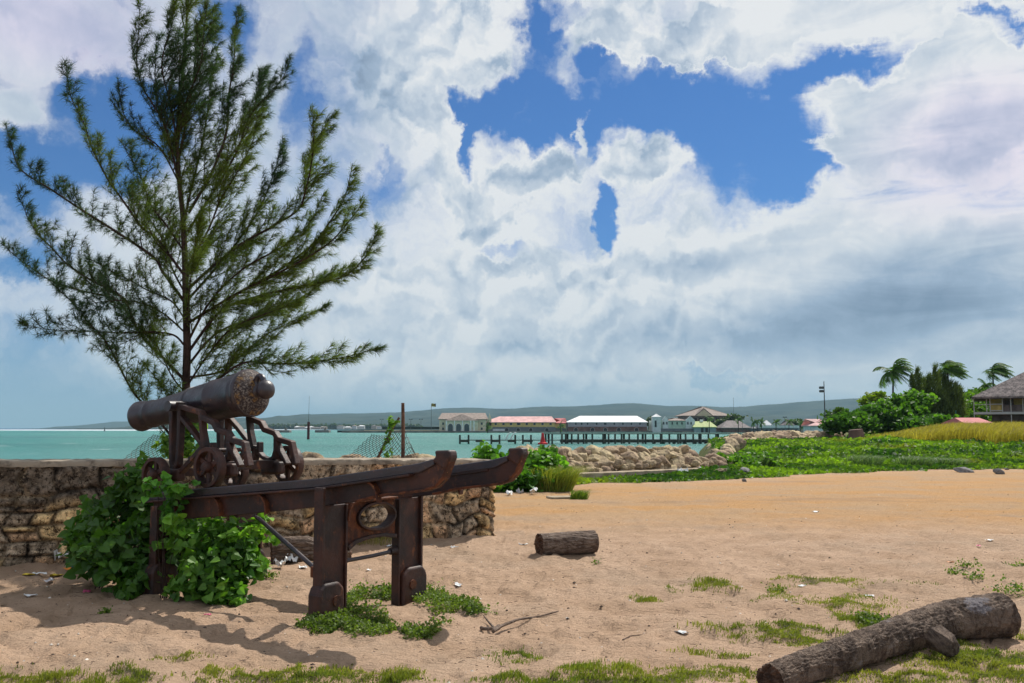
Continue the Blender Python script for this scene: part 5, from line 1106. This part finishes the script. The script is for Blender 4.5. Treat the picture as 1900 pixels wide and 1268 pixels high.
# ---------------------------------------------------------------- quay and harbour town
QY = 600.
def X(px, Y=QY): return float(at(px, 795, Y)[0])
def Z(py, Y=QY): return float(at(950, py, Y)[2])
g = G(); g.box(((X(636)+X(1560))/2, QY+20, Z(800)/2-3), (X(1560)-X(636), 46, 6+Z(800))); props(g.build('quay', 'quay'), 'long grey concrete quay edging the harbour town across the bay', 'quay')
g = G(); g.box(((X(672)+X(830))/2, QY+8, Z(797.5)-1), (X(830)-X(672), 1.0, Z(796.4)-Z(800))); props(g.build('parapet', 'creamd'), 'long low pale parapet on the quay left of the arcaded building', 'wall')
g = G(); g.box(((X(702)+X(812))/2, QY+22, Z(794.5)), (X(812)-X(702), 8, Z(792.4)-Z(797))); props(g.build('hedge', 'hill'), 'dark clipped hedge behind the pale parapet on the quay', 'hedge')
def building(name, label, cat, px0, px1, pyb, pye, Y, D, wall, group=None):
    x0, x1 = X(px0, Y), X(px1, Y); zb, ze = Z(pyb, Y), Z(pye, Y); e_ = empty(name, label, cat, ((x0+x1)/2, Y+D/2, zb), 0, group)
    g = G(); g.box((0, 0, (ze-zb)/2-.5), (x1-x0, D, ze-zb+1)); g.build('wall', wall, e_); e_['w_'] = 0; del e_['w_']
    return e_, x1-x0, D, ze-zb
def hip(e_, w_, D, h, top, m, over=.6, inset=None, i2=None, name='roof', cx=0, cy=0, gable=False):
    a, b = w_/2+over, D/2+over; i_ = 0 if gable else (inset if inset is not None else b)
    g = G(); V = [(-a+cx, -b+cy, h), (a+cx, -b+cy, h), (a+cx, b+cy, h), (-a+cx, b+cy, h), (-a+i_+cx, cy, h+top), (a-(i_ if i2 is None else i2)+cx, cy, h+top)]
    V += [(p[0], p[1], h-.35) for p in V[:4]]
    g.add(V, [(0,1,5,4), (2,3,4,5), (1,2,5), (3,0,4), (0,6,7,1), (1,7,8,2), (2,8,9,3), (3,9,6,0), (9,8,7,6)]); return g.build(name, m, e_)
def win(e_, x, z, w_, h, D, m='glass', arch=False, frame='white'):
    y = -D/2-.06; g = G()
    pts = [(-w_/2, 0), (w_/2, 0), (w_/2, h)]
    if arch: pts = pts+[(math.cos(a)*w_/2, h+math.sin(a)*w_/2) for a in np.linspace(0, PI, 9)[1:-1]]
    pts += [(-w_/2, h)]
    g.prism([(p+x, q+z) for p, q in pts], y, y+.15, lambda p, q, t: (p, t, q)); o = g.build('window', m, e_)
    if frame:
        g = G(); ow = [(p*1.16+x, q*1.06+z-.03*h) for p, q in pts]; g.prism(ow, y+.04, y+.20, lambda p, q, t: (p, t, q)); g.build('window_frame', frame, o)
    return o
sx_ = QY/F
# arcaded building
e1, w1, D1, h1 = building('arcaded_building', 'cream harbour building with a pedimented porch of three arched windows', 'building', 815, 902, 802.5, 778, QY+2, 22, 'cream')
hip(e1, w1, D1, h1, Z(766)-Z(778), 'rooft', .8, 1.6, gable=False)
cxp = X(857)-X(858.5); pw = X(886)-X(826)
g = G(); g.box((cxp, -D1/2-2, (h1-1)/2), (pw, 4, h1-1)); po = g.build('porch', 'cream', e1)
g = G(); hh = h1-1; a = pw/2+.6; rz_ = Z(768.3)-Z(802.5); g.add([(cxp-a, -D1/2-4.6, hh), (cxp+a, -D1/2-4.6, hh), (cxp+a, 0, hh), (cxp-a, 0, hh), (cxp, -D1/2+.5, rz_), (cxp, 0, rz_)], [(0,1,4), (1,2,5,4), (3,0,4,5), (0,3,2,1)]); g.build('porch_roof', 'rooft', e1)
for px in (836.5, 851.5, 866.5): win(e1, X(px)-X(858.5), .3, 3.1, Z(791.5)-Z(802), D1+8.1, 'glass', True, 'white')
for px in (829, 844, 859, 874, 880): g = G(); g.box((X(px)-X(858.5), -D1/2-4.25, hh/2), (.7, .5, hh)); g.build('column', 'white', e1)
for px in (822, 894):
    for py in (788.5, 798): win(e1, X(px)-X(858.5), Z(py)-Z(802.5), 1.2, 1.5, D1+.02, 'glass', False, None)
g = G(); g.prism([(X(906)-X(858.5)+.0, h1), (X(912)-X(858.5), h1), (X(908)-X(858.5), h1+Z(767)-Z(778))], -D1/2+2, -D1/2+3, lambda p, q, t: (p, t, q)); g.box((X(906)-X(858.5), -D1/2+9, h1/2), (X(912)-X(900), 14, h1)); g.build('side_wing', 'cream', e1)
# yellow long building
e2, w2, D2, h2 = building('yellow_warehouse', 'long yellow two storey harbour building with a faded pink roof', 'building', 898, 1030, 803, 783.6, QY+4, 20, 'yellow')
hip(e2, w2, D2, h2, Z(772.6)-Z(783.6), 'roofpink', .8, 10.5, 2.5)
def lower(e_, w_, D_, h, m='brick'): g = G(); g.box((0, -D_/2-.4, h/2), (w_+.1, .9, h)); return g.build('ground_floor_shade', m, e_)  # veranda shade put into the dark colour of the lower wall band
lower(e2, w2, D2, Z(792.5)-Z(803), 'slate')
for px in (905, 919.5, 934, 948, 961, 963.5, 977.5, 992, 1007, 1022): win(e2, X(px)-X(964), Z(788.8)-Z(803), 1.35, 1.35, D2+.1, 'glass', False, 'trim')
for px in (940, 961.5, 985, 1015): win(e2, X(px)-X(964), .2, 2.2, 1.6, D2+1.8, 'dark', True, 'trim')
g = G(); g.box(((X(914)+X(936))/2-X(964), -D2/2-1.1, (Z(796)-Z(801))/2+Z(801)-Z(803)), (X(936)-X(914), .2, Z(796)-Z(801))); g.build('banner', 'palew', e2)
e3, w3, D3, h3 = building('red_roofed_house', 'small yellow harbour house with a deep red hip roof between two long buildings', 'building', 1030, 1050, 803, 785, QY+10, 14, 'yellow'); hip(e3, w3, D3, h3, Z(776)-Z(785), 'roofred', .8); win(e3, 0, Z(790.5)-Z(803), 1.3, 1.5, D3+.1, 'glass', False, None); lower(e3, w3, D3, Z(794)-Z(803), 'slate')
e4, w4, D4, h4 = building('white_roofed_warehouse', 'long lilac grey harbour building with a bright white metal roof', 'building', 1054, 1200, 803, 783.4, QY+4, 20, 'lilac')
hip(e4, w4, D4, h4, Z(771.5)-Z(783.4), 'roofwhite', .8, 9, 5.5); lower(e4, w4, D4, Z(792)-Z(803), 'brick')
for px in (1068, 1079, 1090, 1107, 1122, 1124, 1140, 1156, 1172, 1188): win(e4, X(px)-X(1127), Z(788.4)-Z(803), .9, 1.3, D4+.1, 'glass', False, None)
for px in (1068, 1099, 1123, 1148, 1181): win(e4, X(px)-X(1127), .2, 2.4, 1.7, D4+1.8, 'dark', True, 'trim')
e5, w5, D5, h5 = building('turreted_building', 'pale mint and white harbour building with a turret and small gables', 'building', 1211, 1289, 803, 780.5, QY, 16, 'mint')
g = G(); g.box((X(1217)-X(1250), -D5/2-1.2, (Z(774)-Z(803))/2), (X(1226)-X(1211), 5, Z(774)-Z(803))); g.build('turret', 'palew', e5)
g = G(); c = X(1217.5)-X(1250); hh = Z(774)-Z(803); a = 2.9; g.add([(c-a, -D5/2-1.2-a, hh), (c+a, -D5/2-1.2-a, hh), (c+a, -D5/2-1.2+a, hh), (c-a, -D5/2-1.2+a, hh), (c, -D5/2-1.2, Z(768)-Z(803))], [(0,1,4),(1,2,4),(2,3,4),(3,0,4),(3,2,1,0)]); g.build('turret_roof', 'white', e5)
for px0, px1 in ((1229, 1240), (1272, 1289)):
    g = G(); c = (X(px0)+X(px1))/2-X(1250); hw = (X(px1)-X(px0))/2; t_ = Z(780)-Z(803); g.prism([(c-hw, 0), (c+hw, 0), (c+hw, t_), (c, t_+2.6), (c-hw, t_)], -D5/2-.9, -D5/2+.5, lambda p, q, t: (p, t, q)); g.build('gable_wing', 'palew', e5)
hip(e5, X(1275)-X(1238), D5, h5, 1.6, 'rooft', .5, cx=X(1256)-X(1250), name='roof'); lower(e5, w5, D5+1.2, Z(795.5)-Z(803), 'slate')
for px in (1223, 1231, 1237, 1247, 1256, 1265, 1276, 1282): win(e5, X(px)-X(1250), Z(788)-Z(803), .8, 1.3, D5+2.1, 'dark', True, None)
win(e5, X(1215)-X(1250), Z(793)-Z(803), 1.2, 4.2, D5+7.5, 'dark', False, None)
e6, w6, D6, h6 = building('hip_roofed_hall', 'large hall with a broad brown shingle hip roof and central gable above the smaller houses', 'building', 1273, 1352, 800, 771.5, QY+60, 32, 'rooft')
hip(e6, w6, D6, h6, Z(753.8, QY+60)-Z(771.5, QY+60), 'rooft', 2.2); Yh = QY+60
g = G(); c = X(1305, Yh)-X(1312.5, Yh); hw = (X(1324, Yh)-X(1287, Yh))/2; t_ = h6; g.prism([(c-hw, t_-.5), (c+hw, t_-.5), (c, t_+Z(757.5, Yh)-Z(771.5, Yh))], -D6/2-3, 4, lambda p, q, t: (p, t, q)); g.build('gable', 'rooft', e6)
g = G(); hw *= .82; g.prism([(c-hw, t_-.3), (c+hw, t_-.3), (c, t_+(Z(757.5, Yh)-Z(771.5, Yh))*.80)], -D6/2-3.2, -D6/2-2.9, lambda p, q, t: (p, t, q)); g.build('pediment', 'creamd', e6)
for px in (1278, 1290, 1300, 1311, 1322, 1332, 1342): win(e6, X(px, Yh)-X(1312.5, Yh), h6-6.2, 2.6, 4.6, D6+.1, 'dark', False, None)
e7, w7, D7, h7 = building('green_roofed_pavilion', 'low pavilion with a pale green metal roof and small cupola', 'building', 1288, 1328, 803, 792.5, QY-4, 14, 'shack'); hip(e7, w7, D7, h7, Z(782)-Z(792.5), 'roofgreen', .9, 3)
for px in (1303, 1311): g = G(); g.box((X(px)-X(1308), -D7/2-.1, 1.5), (1.6, .3, 3)); g.build('door', 'dark', e7)
g = G(); c = X(1306)-X(1308); g.add([(c-1.6, -D7/2-.8, h7+.5), (c+1.0, -D7/2-.8, h7+.5), (c+2.2, -1, h7+Z(782)-Z(792.5)+.12), (c+.2, -1, h7+Z(782)-Z(792.5)+.12)], [(0,1,2,3), (3,2,1,0)]) if False else g.box((c, 0, h7+Z(782)-Z(792.5)+.4), (1.8, 1.8, 1.4)); g.build('cupola', 'white', e7)
e8, w8, D8, h8 = building('thatched_hut', 'low dark hut with a wide grey thatch hip roof right of the green roof', 'building', 1342, 1390, 803.5, 794, QY-8, 18, 'brick'); hip(e8, w8, D8, h8, Z(780.5)-Z(794), 'roofgrey', 1.2, 5.5)
e9, w9, D9, h9 = building('long_white_shed', 'long low shed with a pale flat roof edge beside the thatched hut', 'building', 1410, 1482, 803.5, 793.5, QY-6, 12, 'slate')
g = G(); g.box((0, 0, h9+.5), (w9+.6, D9+.8, 1.5)); g.build('roof', 'palew', e9)
for k in range(9): win(e9, -w9/2+1.6+k*(w9-3.2)/8, .6, 1.4, 1.6, D9+.1, 'dark', False, None)
e10, a, b, h = building('pink_roofed_house', 'small house with a pink pyramid roof before the bushes', 'building', 1506, 1527, 800, 790, 420, 12, 'palew'); hip(e10, a, b, h, Z(777.5, 420)-Z(790, 420), 'roofpink', .8)
e11, a, b, h = building('white_tent', 'small white peaked tent roof between harbour palms', 'tent', 1417, 1432, 800, 789, QY+30, 6, 'white'); hip(e11, a, b, h, Z(779.5)-Z(789), 'roofwhite', .4)
e12, a, b, h = building('dark_roofed_house', 'small house with a dark steep roof behind the long low shed', 'building', 1455, 1473, 800, 789, QY+30, 8, 'slate'); hip(e12, a, b, h, Z(777.5)-Z(789), 'roofgrey', .6)
e13, a, b, h = building('low_fence_building', 'low grey shed between the thatched hut and the long shed', 'building', 1392, 1410, 803, 795, QY-2, 8, 'slate'); hip(e13, a, b, h, 1., 'slate', .3)
# hazy far town to the left
tk = 0
for i in range(34):
    px = rnd.uniform(545, 700) if i < 28 else rnd.uniform(700, 770); Y = rnd.uniform(2500, 3000); hh = rnd.uniform(3.5, 9) if px > 590 else rnd.uniform(3, 6); py = 799.0-rnd.random()*4; ww = rnd.uniform(9, 24)
    x_ = X(px, Y); z0 = max(Z(py, Y), -.3); e_ = empty('distant_house', 'tiny pale house in the hazy town across the water at the foot of the hills', 'house', (x_, Y, z0-3), 0, 'distant houses at the hill foot')
    g = G(); g.box((0, 0, hh/2+1.5), (ww, 10, hh+3)); g.build('wall', rnd.choice(['town', 'town', 'townb', 'palew']), e_); hip(e_, ww, 10, hh+3, 2.2, rnd.choice(['roofwhite', 'rooft', 'townb', 'roofgrey']), .6)
# poles
def pole(name, px, py0, py1, Y, r_, label, cat, m='steel', arms=None, lamps=()):
    a = at(px, py0, Y); b = at(px, py1, Y); h = float(b[2]-a[2]); e_ = empty(name, label, cat, tuple(map(float, a))); g = G(); g.tube([(0, 0, -1), (0, 0, h)], [r_, r_*.6], 8); g.build('pole', m, e_)
    for (dx, f_) in lamps: g = G(); g.box((dx/2, 0, h*f_), (abs(dx), r_*.8, r_*.8)); g.build('arm', m, e_); g = G(); g.cbox((dx, -.1, h*f_+.05), (r_*6, r_*5, r_*3.5), r_*.6); g.build('lamp_head', m, e_)
    return e_, h
pole('floodlight_pole', 1531, 785, 708, 150, .11, 'tall floodlight pole rising above the bushes', 'light pole', lamps=((-.45, .84), (-.45, .755)))
e_, h = pole('flagpole', 800, 799, 749, 560, .16, 'flagpole with a small yellow and dark flag on the quay', 'flagpole')
g = G(); V = [];
for i in range(7):
    for j in range(4): V.append((i*.45, .3*math.sin(i*1.1+j*.4), h-1.9+j*.62+.1*math.sin(i)))
idx = np.arange(28).reshape(7, 4); Fq = [tuple(f) for f in np.stack([idx[:-1, :-1], idx[1:, :-1], idx[1:, 1:], idx[:-1, 1:]], -1).reshape(-1, 4)]
g.add(V, Fq); o = g.build('flag', 'flagy', e_); o.data.materials.append(M['flagd']); 
for p_ in o.data.polygons: p_.material_index = 1 if (p_.index % 3 == 1 or p_.index > 12) else 0
s = o.modifiers.new('thick', 'SOLIDIFY'); s.thickness = .03
for px, lb in ((762, 'left street lamp on the quay beyond the leaning post'), (781, 'right street lamp on the quay, nearest the flagpole'), (708, 'street lamp at the left end of the pale parapet')):
    pole('street_lamp', px, 797, 778, 580, .13, lb, 'street lamp', lamps=((.8, .98), (-.8, .98)))
pole('radio_mast', 1362, 795, 738, 640, .14, 'thin tall radio mast behind the hip roofed hall', 'mast'); pole('street_lamp', 1378, 800, 777, 560, .14, 'street lamp above the thatched hut', 'street lamp', lamps=((.7, .98), (-.7, .98)))
pole('street_lamp', 1457, 803, 774, 420, .12, 'street lamp in front of the long low shed', 'street lamp', lamps=((.5, .98), (-.5, .98)))
# ---------------------------------------------------------------- palms and trees
def palm(name, px, pyb, pyc, Y, R_, label, sweep=(1., 0, .2), n=22, lean=0, group=None, seed=0, rb=.16, up=.5):
    rg = random.Random(seed); a = at(px, pyb, Y); c = at(px+lean, pyc, Y); o_ = Vector((float(a[0]), float(a[1]), float(a[2]))); top = Vector(c.tolist())-o_
    e_ = empty(name, label, 'palm tree', tuple(o_), 0, group); g = G(); g.tube([(-top.x*.3, 0, -.6), (top.x*.2, 0, top.z*.35), (top.x*.7, 0, top.z*.7), tuple(top)], [rb, rb*.8, rb*.7, rb*.6], 9); g.build('trunk', 'bark', e_, smooth=True)
    V = []; Fc = []; cols = []
    for i in range(n):
        az_ = 2*PI*i/n+rg.uniform(-.2, .2); el_ = rg.uniform(-.5, 1.3); L_ = R_*rg.uniform(.75, 1.1); d = Vector((math.cos(az_)*math.cos(el_), math.sin(az_)*math.cos(el_), math.sin(el_)+.15)); d.normalize()
        P = [top.copy()]; ns = 14
        for k in range(ns):
            t = (k+1)/ns; d = (d+Vector(sweep)*.13+Vector((0, 0, -.06-.16*t))).normalized(); P.append(P[-1]+d*(L_/ns))
        c_ = np.array([.045, .10, .018])*rg.uniform(.7, 1.5)+np.array([.03, .04, 0])*rg.random()
        for k in range(1, ns+1):
            t = k/ns; tan = (P[k]-P[k-1]).normalized(); s2 = tan.cross(Vector((0, 0, 1)));
            if s2.length < .1: s2 = Vector((0, 1, 0))
            s2.normalize(); ll = R_*.30*math.sin(PI*min(1, t*.9+.12))**.6
            for sg in (-1, 1):
                for j in range(2):
                    b = P[k-1].lerp(P[k], j/2+.1); dd = (s2*sg*.75+tan*.65+Vector((.25, 0, -.55+rg.uniform(-.2, .2)))).normalized(); e2 = b+dd*ll*rg.uniform(.8, 1.1); wv = tan*R_*.022
                    q = len(V); V += [b-wv, b+wv, e2+wv*.2, e2-wv*.2]; Fc.append((q, q+1, q+2, q+3)); cols += [c_]*4
        q = len(V)
        for k in range(ns):
            q = len(V); wv = Vector((0, 0, R_*.012)); V += [P[k]-wv, P[k+1]-wv, P[k+1]+wv, P[k]+wv]; Fc.append((q, q+1, q+2, q+3)); cols += [c_*1.3]*4
    bulk('crown', np.array([tuple(v) for v in V]), np.array(Fc), M['leafm'], e_, np.array(cols)); return e_
palm('palm_tree', 1657, 790, 690, 125, 3.3, 'windblown coconut palm standing alone left of the casuarina thicket', (.95, 0, .0), 24, 0, seed=1)
palm('palm_tree', 1764, 790, 686, 128, 3.2, 'windblown palm with swept fronds above the casuarina thicket', (1.9, 0, .15), 24, -6, seed=2)
palm('palm_tree', 1846, 790, 690, 135, 3.2, 'windblown palm behind the corner of the old house roof', (1.9, 0, .15), 22, -4, seed=3)
palm('palm_tree', 1828, 790, 716, 150, 2.2, 'short dark palm lower left of the palm by the house roof', (.3, 0, -.3), 14, 0, seed=13)
PLB = ['small palm just right of the thatched hut, leftmost of three', 'tallest of three small palms right of the thatched hut', 'small palm touching the left of the white tent roof', 'small palm right of the white tent roof', 'small palm beside the dark steep roofed house', 'small palm behind the right end of the long low shed', 'small palm in front of the hip roofed hall', 'small palm behind the thatched hut near the mast', 'small palm between the long low shed and the pink roofed house', 'small palm in front of the red roofed harbour house', 'small palm between the arcaded building and the yellow one']
for i, (px, pc) in enumerate([(1398,784),(1405,781),(1413,785),(1440,784),(1464,783),(1485,786),(1316,776),(1370,780),(1492,788),(1040,792),(905,792)]):
    palm('harbour_palm', px, 802, pc, 560, 4.2, PLB[i], (.5, 0, 0), 12, 0, 'palms on the far quay', 20+i, .3)
def crown_tree(name, label, cl, size, n, c1, c2, base, fq=.4, trunk_r=.15, m='leafm', group=None, kind='leaf', cat='tree', droop=.1, wind=(.3, 0, .2)):
    P = []; tot = sum(r[0]*r[2] for c, r in cl)
    for c, r in cl: P.append(shell(c, r, int(n*r[0]*r[2]/tot), .5))
    P = np.concatenate(P); o_ = (float(base[0]), float(base[1]), float(base[2])); P = P[P[:, 2] > o_[2]]
    e_ = empty(name, label, cat, o_, 0, group); V, Fc, cc = leaves(P, size, leafcols(len(P), c1, c2, P, fq), None, droop, wind); bulk('crown', off(o_, V), Fc, M[m], e_, cc)
    g = G(); o3 = Vector(o_)
    for c, r in cl:
        q = Vector(c)-o3; g.tube([(rnd.uniform(-.2, .2)*trunk_r*4, rnd.uniform(-.2, .2), -.5), (q.x*.35, q.y*.35, q.z*.45), tuple(q)], [trunk_r, trunk_r*.7, trunk_r*.3], 6)
    g.build('trunk', 'bark', e_); return e_
TC = [([(1700,742,118,30,16,2),(1690,765,117,36,24,2.5),(1650,778,116,44,26,2.5),(1665,748,118,18,16,1.5),(1636,760,117,24,20,2)], (.045,.125,.014), (.13,.26,.024), 'big bright green bushy tree at the left of the thicket under the lone palm', 1660),
 ([(1590,785,112,34,18,2.5),(1615,770,114,28,18,2),(1560,787,110,34,16,2),(1568,776,111,14,12,1.5)], (.03,.09,.013), (.09,.19,.02), 'lower dark green bush by the far rocks below the floodlight pole', 1590),
 ([(1735,790,114,50,22,2.5),(1700,795,112,40,18,2),(1775,795,116,36,16,2)], (.035,.105,.014), (.10,.22,.022), 'round leafy bush in front of the casuarina thicket', 1735),
 ([(1800,770,138,30,26,2.5),(1815,745,142,36,20,2.5),(1785,780,136,28,22,2)], (.045,.115,.014), (.12,.22,.024), 'leafy tree left of the old house behind the green pole', 1800),
 ([(1845,770,150,40,20,3),(1870,760,152,40,18,3),(1818,735,150,20,12,2)], (.03,.08,.013), (.09,.17,.02), 'dark tree behind the porch of the old house', 1850)]
for L_, c1, c2, lb, px in TC:
    cl = bl(L_); b = at(px, 805, L_[0][2]); crown_tree('bushy_tree', lb, cl, .48, 3600, c1, c2, b)
cl = bl([(1540,778,150,12,14,2),(1552,785,150,18,12,2),(1545,792,150,26,8,2)]); crown_tree('bushy_tree', 'small dark tree at the foot of the floodlight pole', cl, .5, 900, (.03,.07,.013), (.07,.15,.02), at(1545, 802, 150))
cl = bl([(1557,770,145,8,14,1.5)]); crown_tree('bushy_tree', 'narrow dark tree just right of the floodlight pole', cl, .45, 380, (.03,.07,.013), (.07,.13,.02), at(1557, 800, 145))
cl = bl([(1610,745,120,14,8,1.5),(1625,737,120,16,8,1.5)]); crown_tree('bushy_tree', 'yellow green tree top behind the left of the thicket', cl, .42, 500, (.10,.18,.014), (.22,.28,.02), at(1620, 800, 122))
# casuarina thicket: upright feathery plumes
NPc = []; o_ = at(1735, 800, 126); ct = empty('casuarina_thicket_tree', 'dark feathery casuarina tree with upright plumes right of the lone palm', 'tree', tuple(map(float, o_))); VV_ = []; g = G()
for (px, py, ww) in [(1690,700,5),(1700,688,6),(1712,706,7),(1722,700,8),(1733,682,8),(1742,690,9),(1752,700,9),(1762,712,10),(1772,716,10),(1704,722,9),(1718,724,10),(1780,726,10),(1728,735,12),(1745,728,12),(1758,735,12),(1716,745,12),(1735,755,16),(1760,758,16),(1780,750,12),(1700,745,8),(1745,775,20),(1775,775,16),(1688,730,5)]:
    top_ = Vector(at(px, py, 126+rnd.uniform(-3, 3)).tolist()); bt = Vector(at(px*.6+1738*.4, 800, 126).tolist()); k = 520; ww *= 1.9
    g.tube([tuple(bt-Vector(o_.tolist())), tuple(bt.lerp(top_, .5)-Vector(o_.tolist())), tuple(top_-Vector(o_.tolist()))], [.1, .06, .015], 4)
    t = R.rand(k)**.75; ctr = np.array(bt)*(1-t[:, None])+np.array(top_)*t[:, None]; rr = ww*126/F*(1-t)**.55*1.1; q = ctr+R.randn(k, 3)*rr[:, None]*[.6, .6, .4]; VV_.append(q)
P = np.concatenate(VV_); P = P[P[:, 2] > 1]; n = len(P); P = np.repeat(P, 2, 0); n *= 2
d = R.randn(n, 3)*.3+np.array([.45, 0, .9]); d /= np.linalg.norm(d, axis=1)[:, None]; s = np.cross(d, R.randn(n, 3)); s /= np.linalg.norm(s, axis=1)[:, None]; L_ = (.5+.5*R.rand(n))[:, None]
V = np.stack([P-s*.04, P+s*.04, P+d*L_+s*.01, P+d*L_-s*.01], 1).reshape(-1, 3); cols = leafcols(n, (.050,.085,.022), (.13,.165,.03), P, .35)
bulk('crown', off(o_, V), np.arange(n*4).reshape(-1, 4), M['needle'], ct, np.repeat(cols, 4, 0)); g.build('trunk', 'bark', ct)
pole('green_pole', 1775, 800, 762, 118, .09, 'leaning pale green pole rising from the thicket edge', 'pole', 'teal')
# far trees behind the harbour
for i, (px, py, rx, ry) in enumerate([(1207,785,6,10),(1345,783,16,8),(1335,790,14,8),(1500,791,18,7),(1480,786,16,8),(1365,776,14,6),(1545,790,10,8)]):
    cl = bl([(px, py, 640, rx, ry, 4)]); crown_tree('harbour_tree', ['dark tree between the white roofed warehouse and the turret', 'dark tree right of the hip roofed hall, nearest it', 'dark tree in front of the hall above the green roof', 'round tree left of the pink roofed house', 'round tree behind the right end of the long low shed', 'dark tree at the foot of the radio mast', 'dark tree right of the pink roofed house'][i], cl, 1.6, 260, (.03,.06,.02), (.07,.11,.03), at(px, 800, 640), group='trees among the harbour houses', trunk_r=.4)
cl = bl([(480+14*i, 794, 2700, 12, 5, 10) for i in range(22)])
P = np.concatenate([shell(c, r, 260, .5) for c, r in cl]); V, Fc, cc = leaves(P, 6., leafcols(len(P), (.035,.06,.025), (.07,.10,.035)), None, 0, (0, 0, .3)); props(bulk('far_woods', V, Fc, M['leafm'], None, cc), 'hazy belt of trees at the foot of the hills behind the far town', 'woods', None, 'stuff')
# brown stump block at the bank end
bx = at(1588, 810, 100); g = G(); g.tube([(0, 0, -.8), (.05, 0, .2), (.0, 0, .72)], [.80, .78, .74], 14, jit=.12); o = g.build('stump', 'brick', smooth=False); o.location = tuple(map(float, bx)); props(o, 'squat brown block standing at the end of the far rock bank', 'stump')
# ---------------------------------------------------------------- old house on the right
HY = 112.
hs_ = empty('old_house', 'old two storey wooden house with grey shingle roof and railed balcony at right edge', 'house', (float(at(1806, 795, HY)[0]), HY, 0), rad(-27))
hx0 = at(1806, 795, HY)[0]
def hX(px, dy=0): return float(at(px, 795, HY)[0]-hx0)*.88
def hZ(py, dy=0): return float(at(950, py, HY+dy)[2])
deck = hZ(765); eave = hZ(737)
def hb(name, px0, px1, z0, z1, y0, y1, m, par=hs_, bev=0): g = G(); g.box(((hX(px0)+hX(px1))/2, (y0+y1)/2, (z0+z1)/2), (hX(px1)-hX(px0), y1-y0, z1-z0)); return g.build(name, m, par)
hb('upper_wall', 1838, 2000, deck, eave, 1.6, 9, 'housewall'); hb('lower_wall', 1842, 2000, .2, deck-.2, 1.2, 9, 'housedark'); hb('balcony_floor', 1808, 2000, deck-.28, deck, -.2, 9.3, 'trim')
hb('room_shade_panel', 1863, 1884, deck+.02, eave-.02, 1.45, 1.62, 'housedark')  # thin dark panel painted in for the shade of the room behind the balcony
for px in (1809, 1833, 1839.5, 1862.5, 1878, 1900): hb('balcony_post', px-.9, px+.9, deck, eave, -.1, .06, 'trim')
for px in (1809, 1878): hb('lower_post', px-.9, px+.9, .2, deck-.28, -.1, .06, 'trim')
for z_ in (deck+.1, deck+.86): hb('balcony_rail', 1839.5, 1863, z_, z_+.10, -.05, .03, 'trim')
hb('balcony_rail', 1809, 1839, deck+.86, deck+.93, -.05, .02, 'trim'); hb('balcony_panel', 1840.5, 1861.5, deck+.2, deck+.8, 0.0, .05, 'housewall')
hb('balcony_panel', 1863.4, 2000, deck, deck+.82, 0.0, .06, 'housedark')
g = G(); x0, x1 = hX(1806), hX(2040); y0, y1 = -1.2, 11; zr_ = hZ(682, 5); mx_ = (x0+x1)/2; nseg = 18; V = []
rx0 = hX(1935); V = [(x0, y0, eave), (x1, y0, eave), (x1, y1, eave), (x0, y1, eave), (rx0, 4.9, zr_), (x1-4, 4.9, zr_), (x0, y0, eave-.22), (x1, y0, eave-.22), (x1, y1, eave-.22), (x0, y1, eave-.22)]
g.add(V, [(0,1,5,4), (2,3,4,5), (1,2,5), (3,0,4), (0,6,7,1), (1,7,8,2), (2,8,9,3), (3,9,6,0), (9,8,7,6)]); g.build('roof', 'thatch', hs_)
for px in (1852, 1895):
    g = G(); g.box((hX(px), 1.15, 1.7), (.8, .1, 1.6)); g.build('door', 'dark', hs_)
e_, a, b, h = building('red_roofed_shed', 'low shed with a faded red metal roof beside the old house', 'shed', 1792, 1838, 800, 785.5, 104, 5, 'palew'); hip(e_, a, b, h, .62, 'roofred', .3, .3)
# ---------------------------------------------------------------- haze
hz = bpy.data.materials.new('haze_air'); hz.use_nodes = True; N = NT(hz.node_tree); N.n.clear(); out = N.new('ShaderNodeOutputMaterial'); pv = N.new('ShaderNodeVolumePrincipled')
pv.inputs['Color'].default_value = (.42, .68, .84, 1); pv.inputs['Density'].default_value = 6.8e-5; pv.inputs['Anisotropy'].default_value = .0; N.l.new(pv.outputs[0], out.inputs['Volume'])
g = G(); g.box((0, 26000, 320), (90000, 60000, 660)); o = g.build('haze', hz); props(o, kind='stuff'); o['label'] = 'thin pale sea haze filling the air'
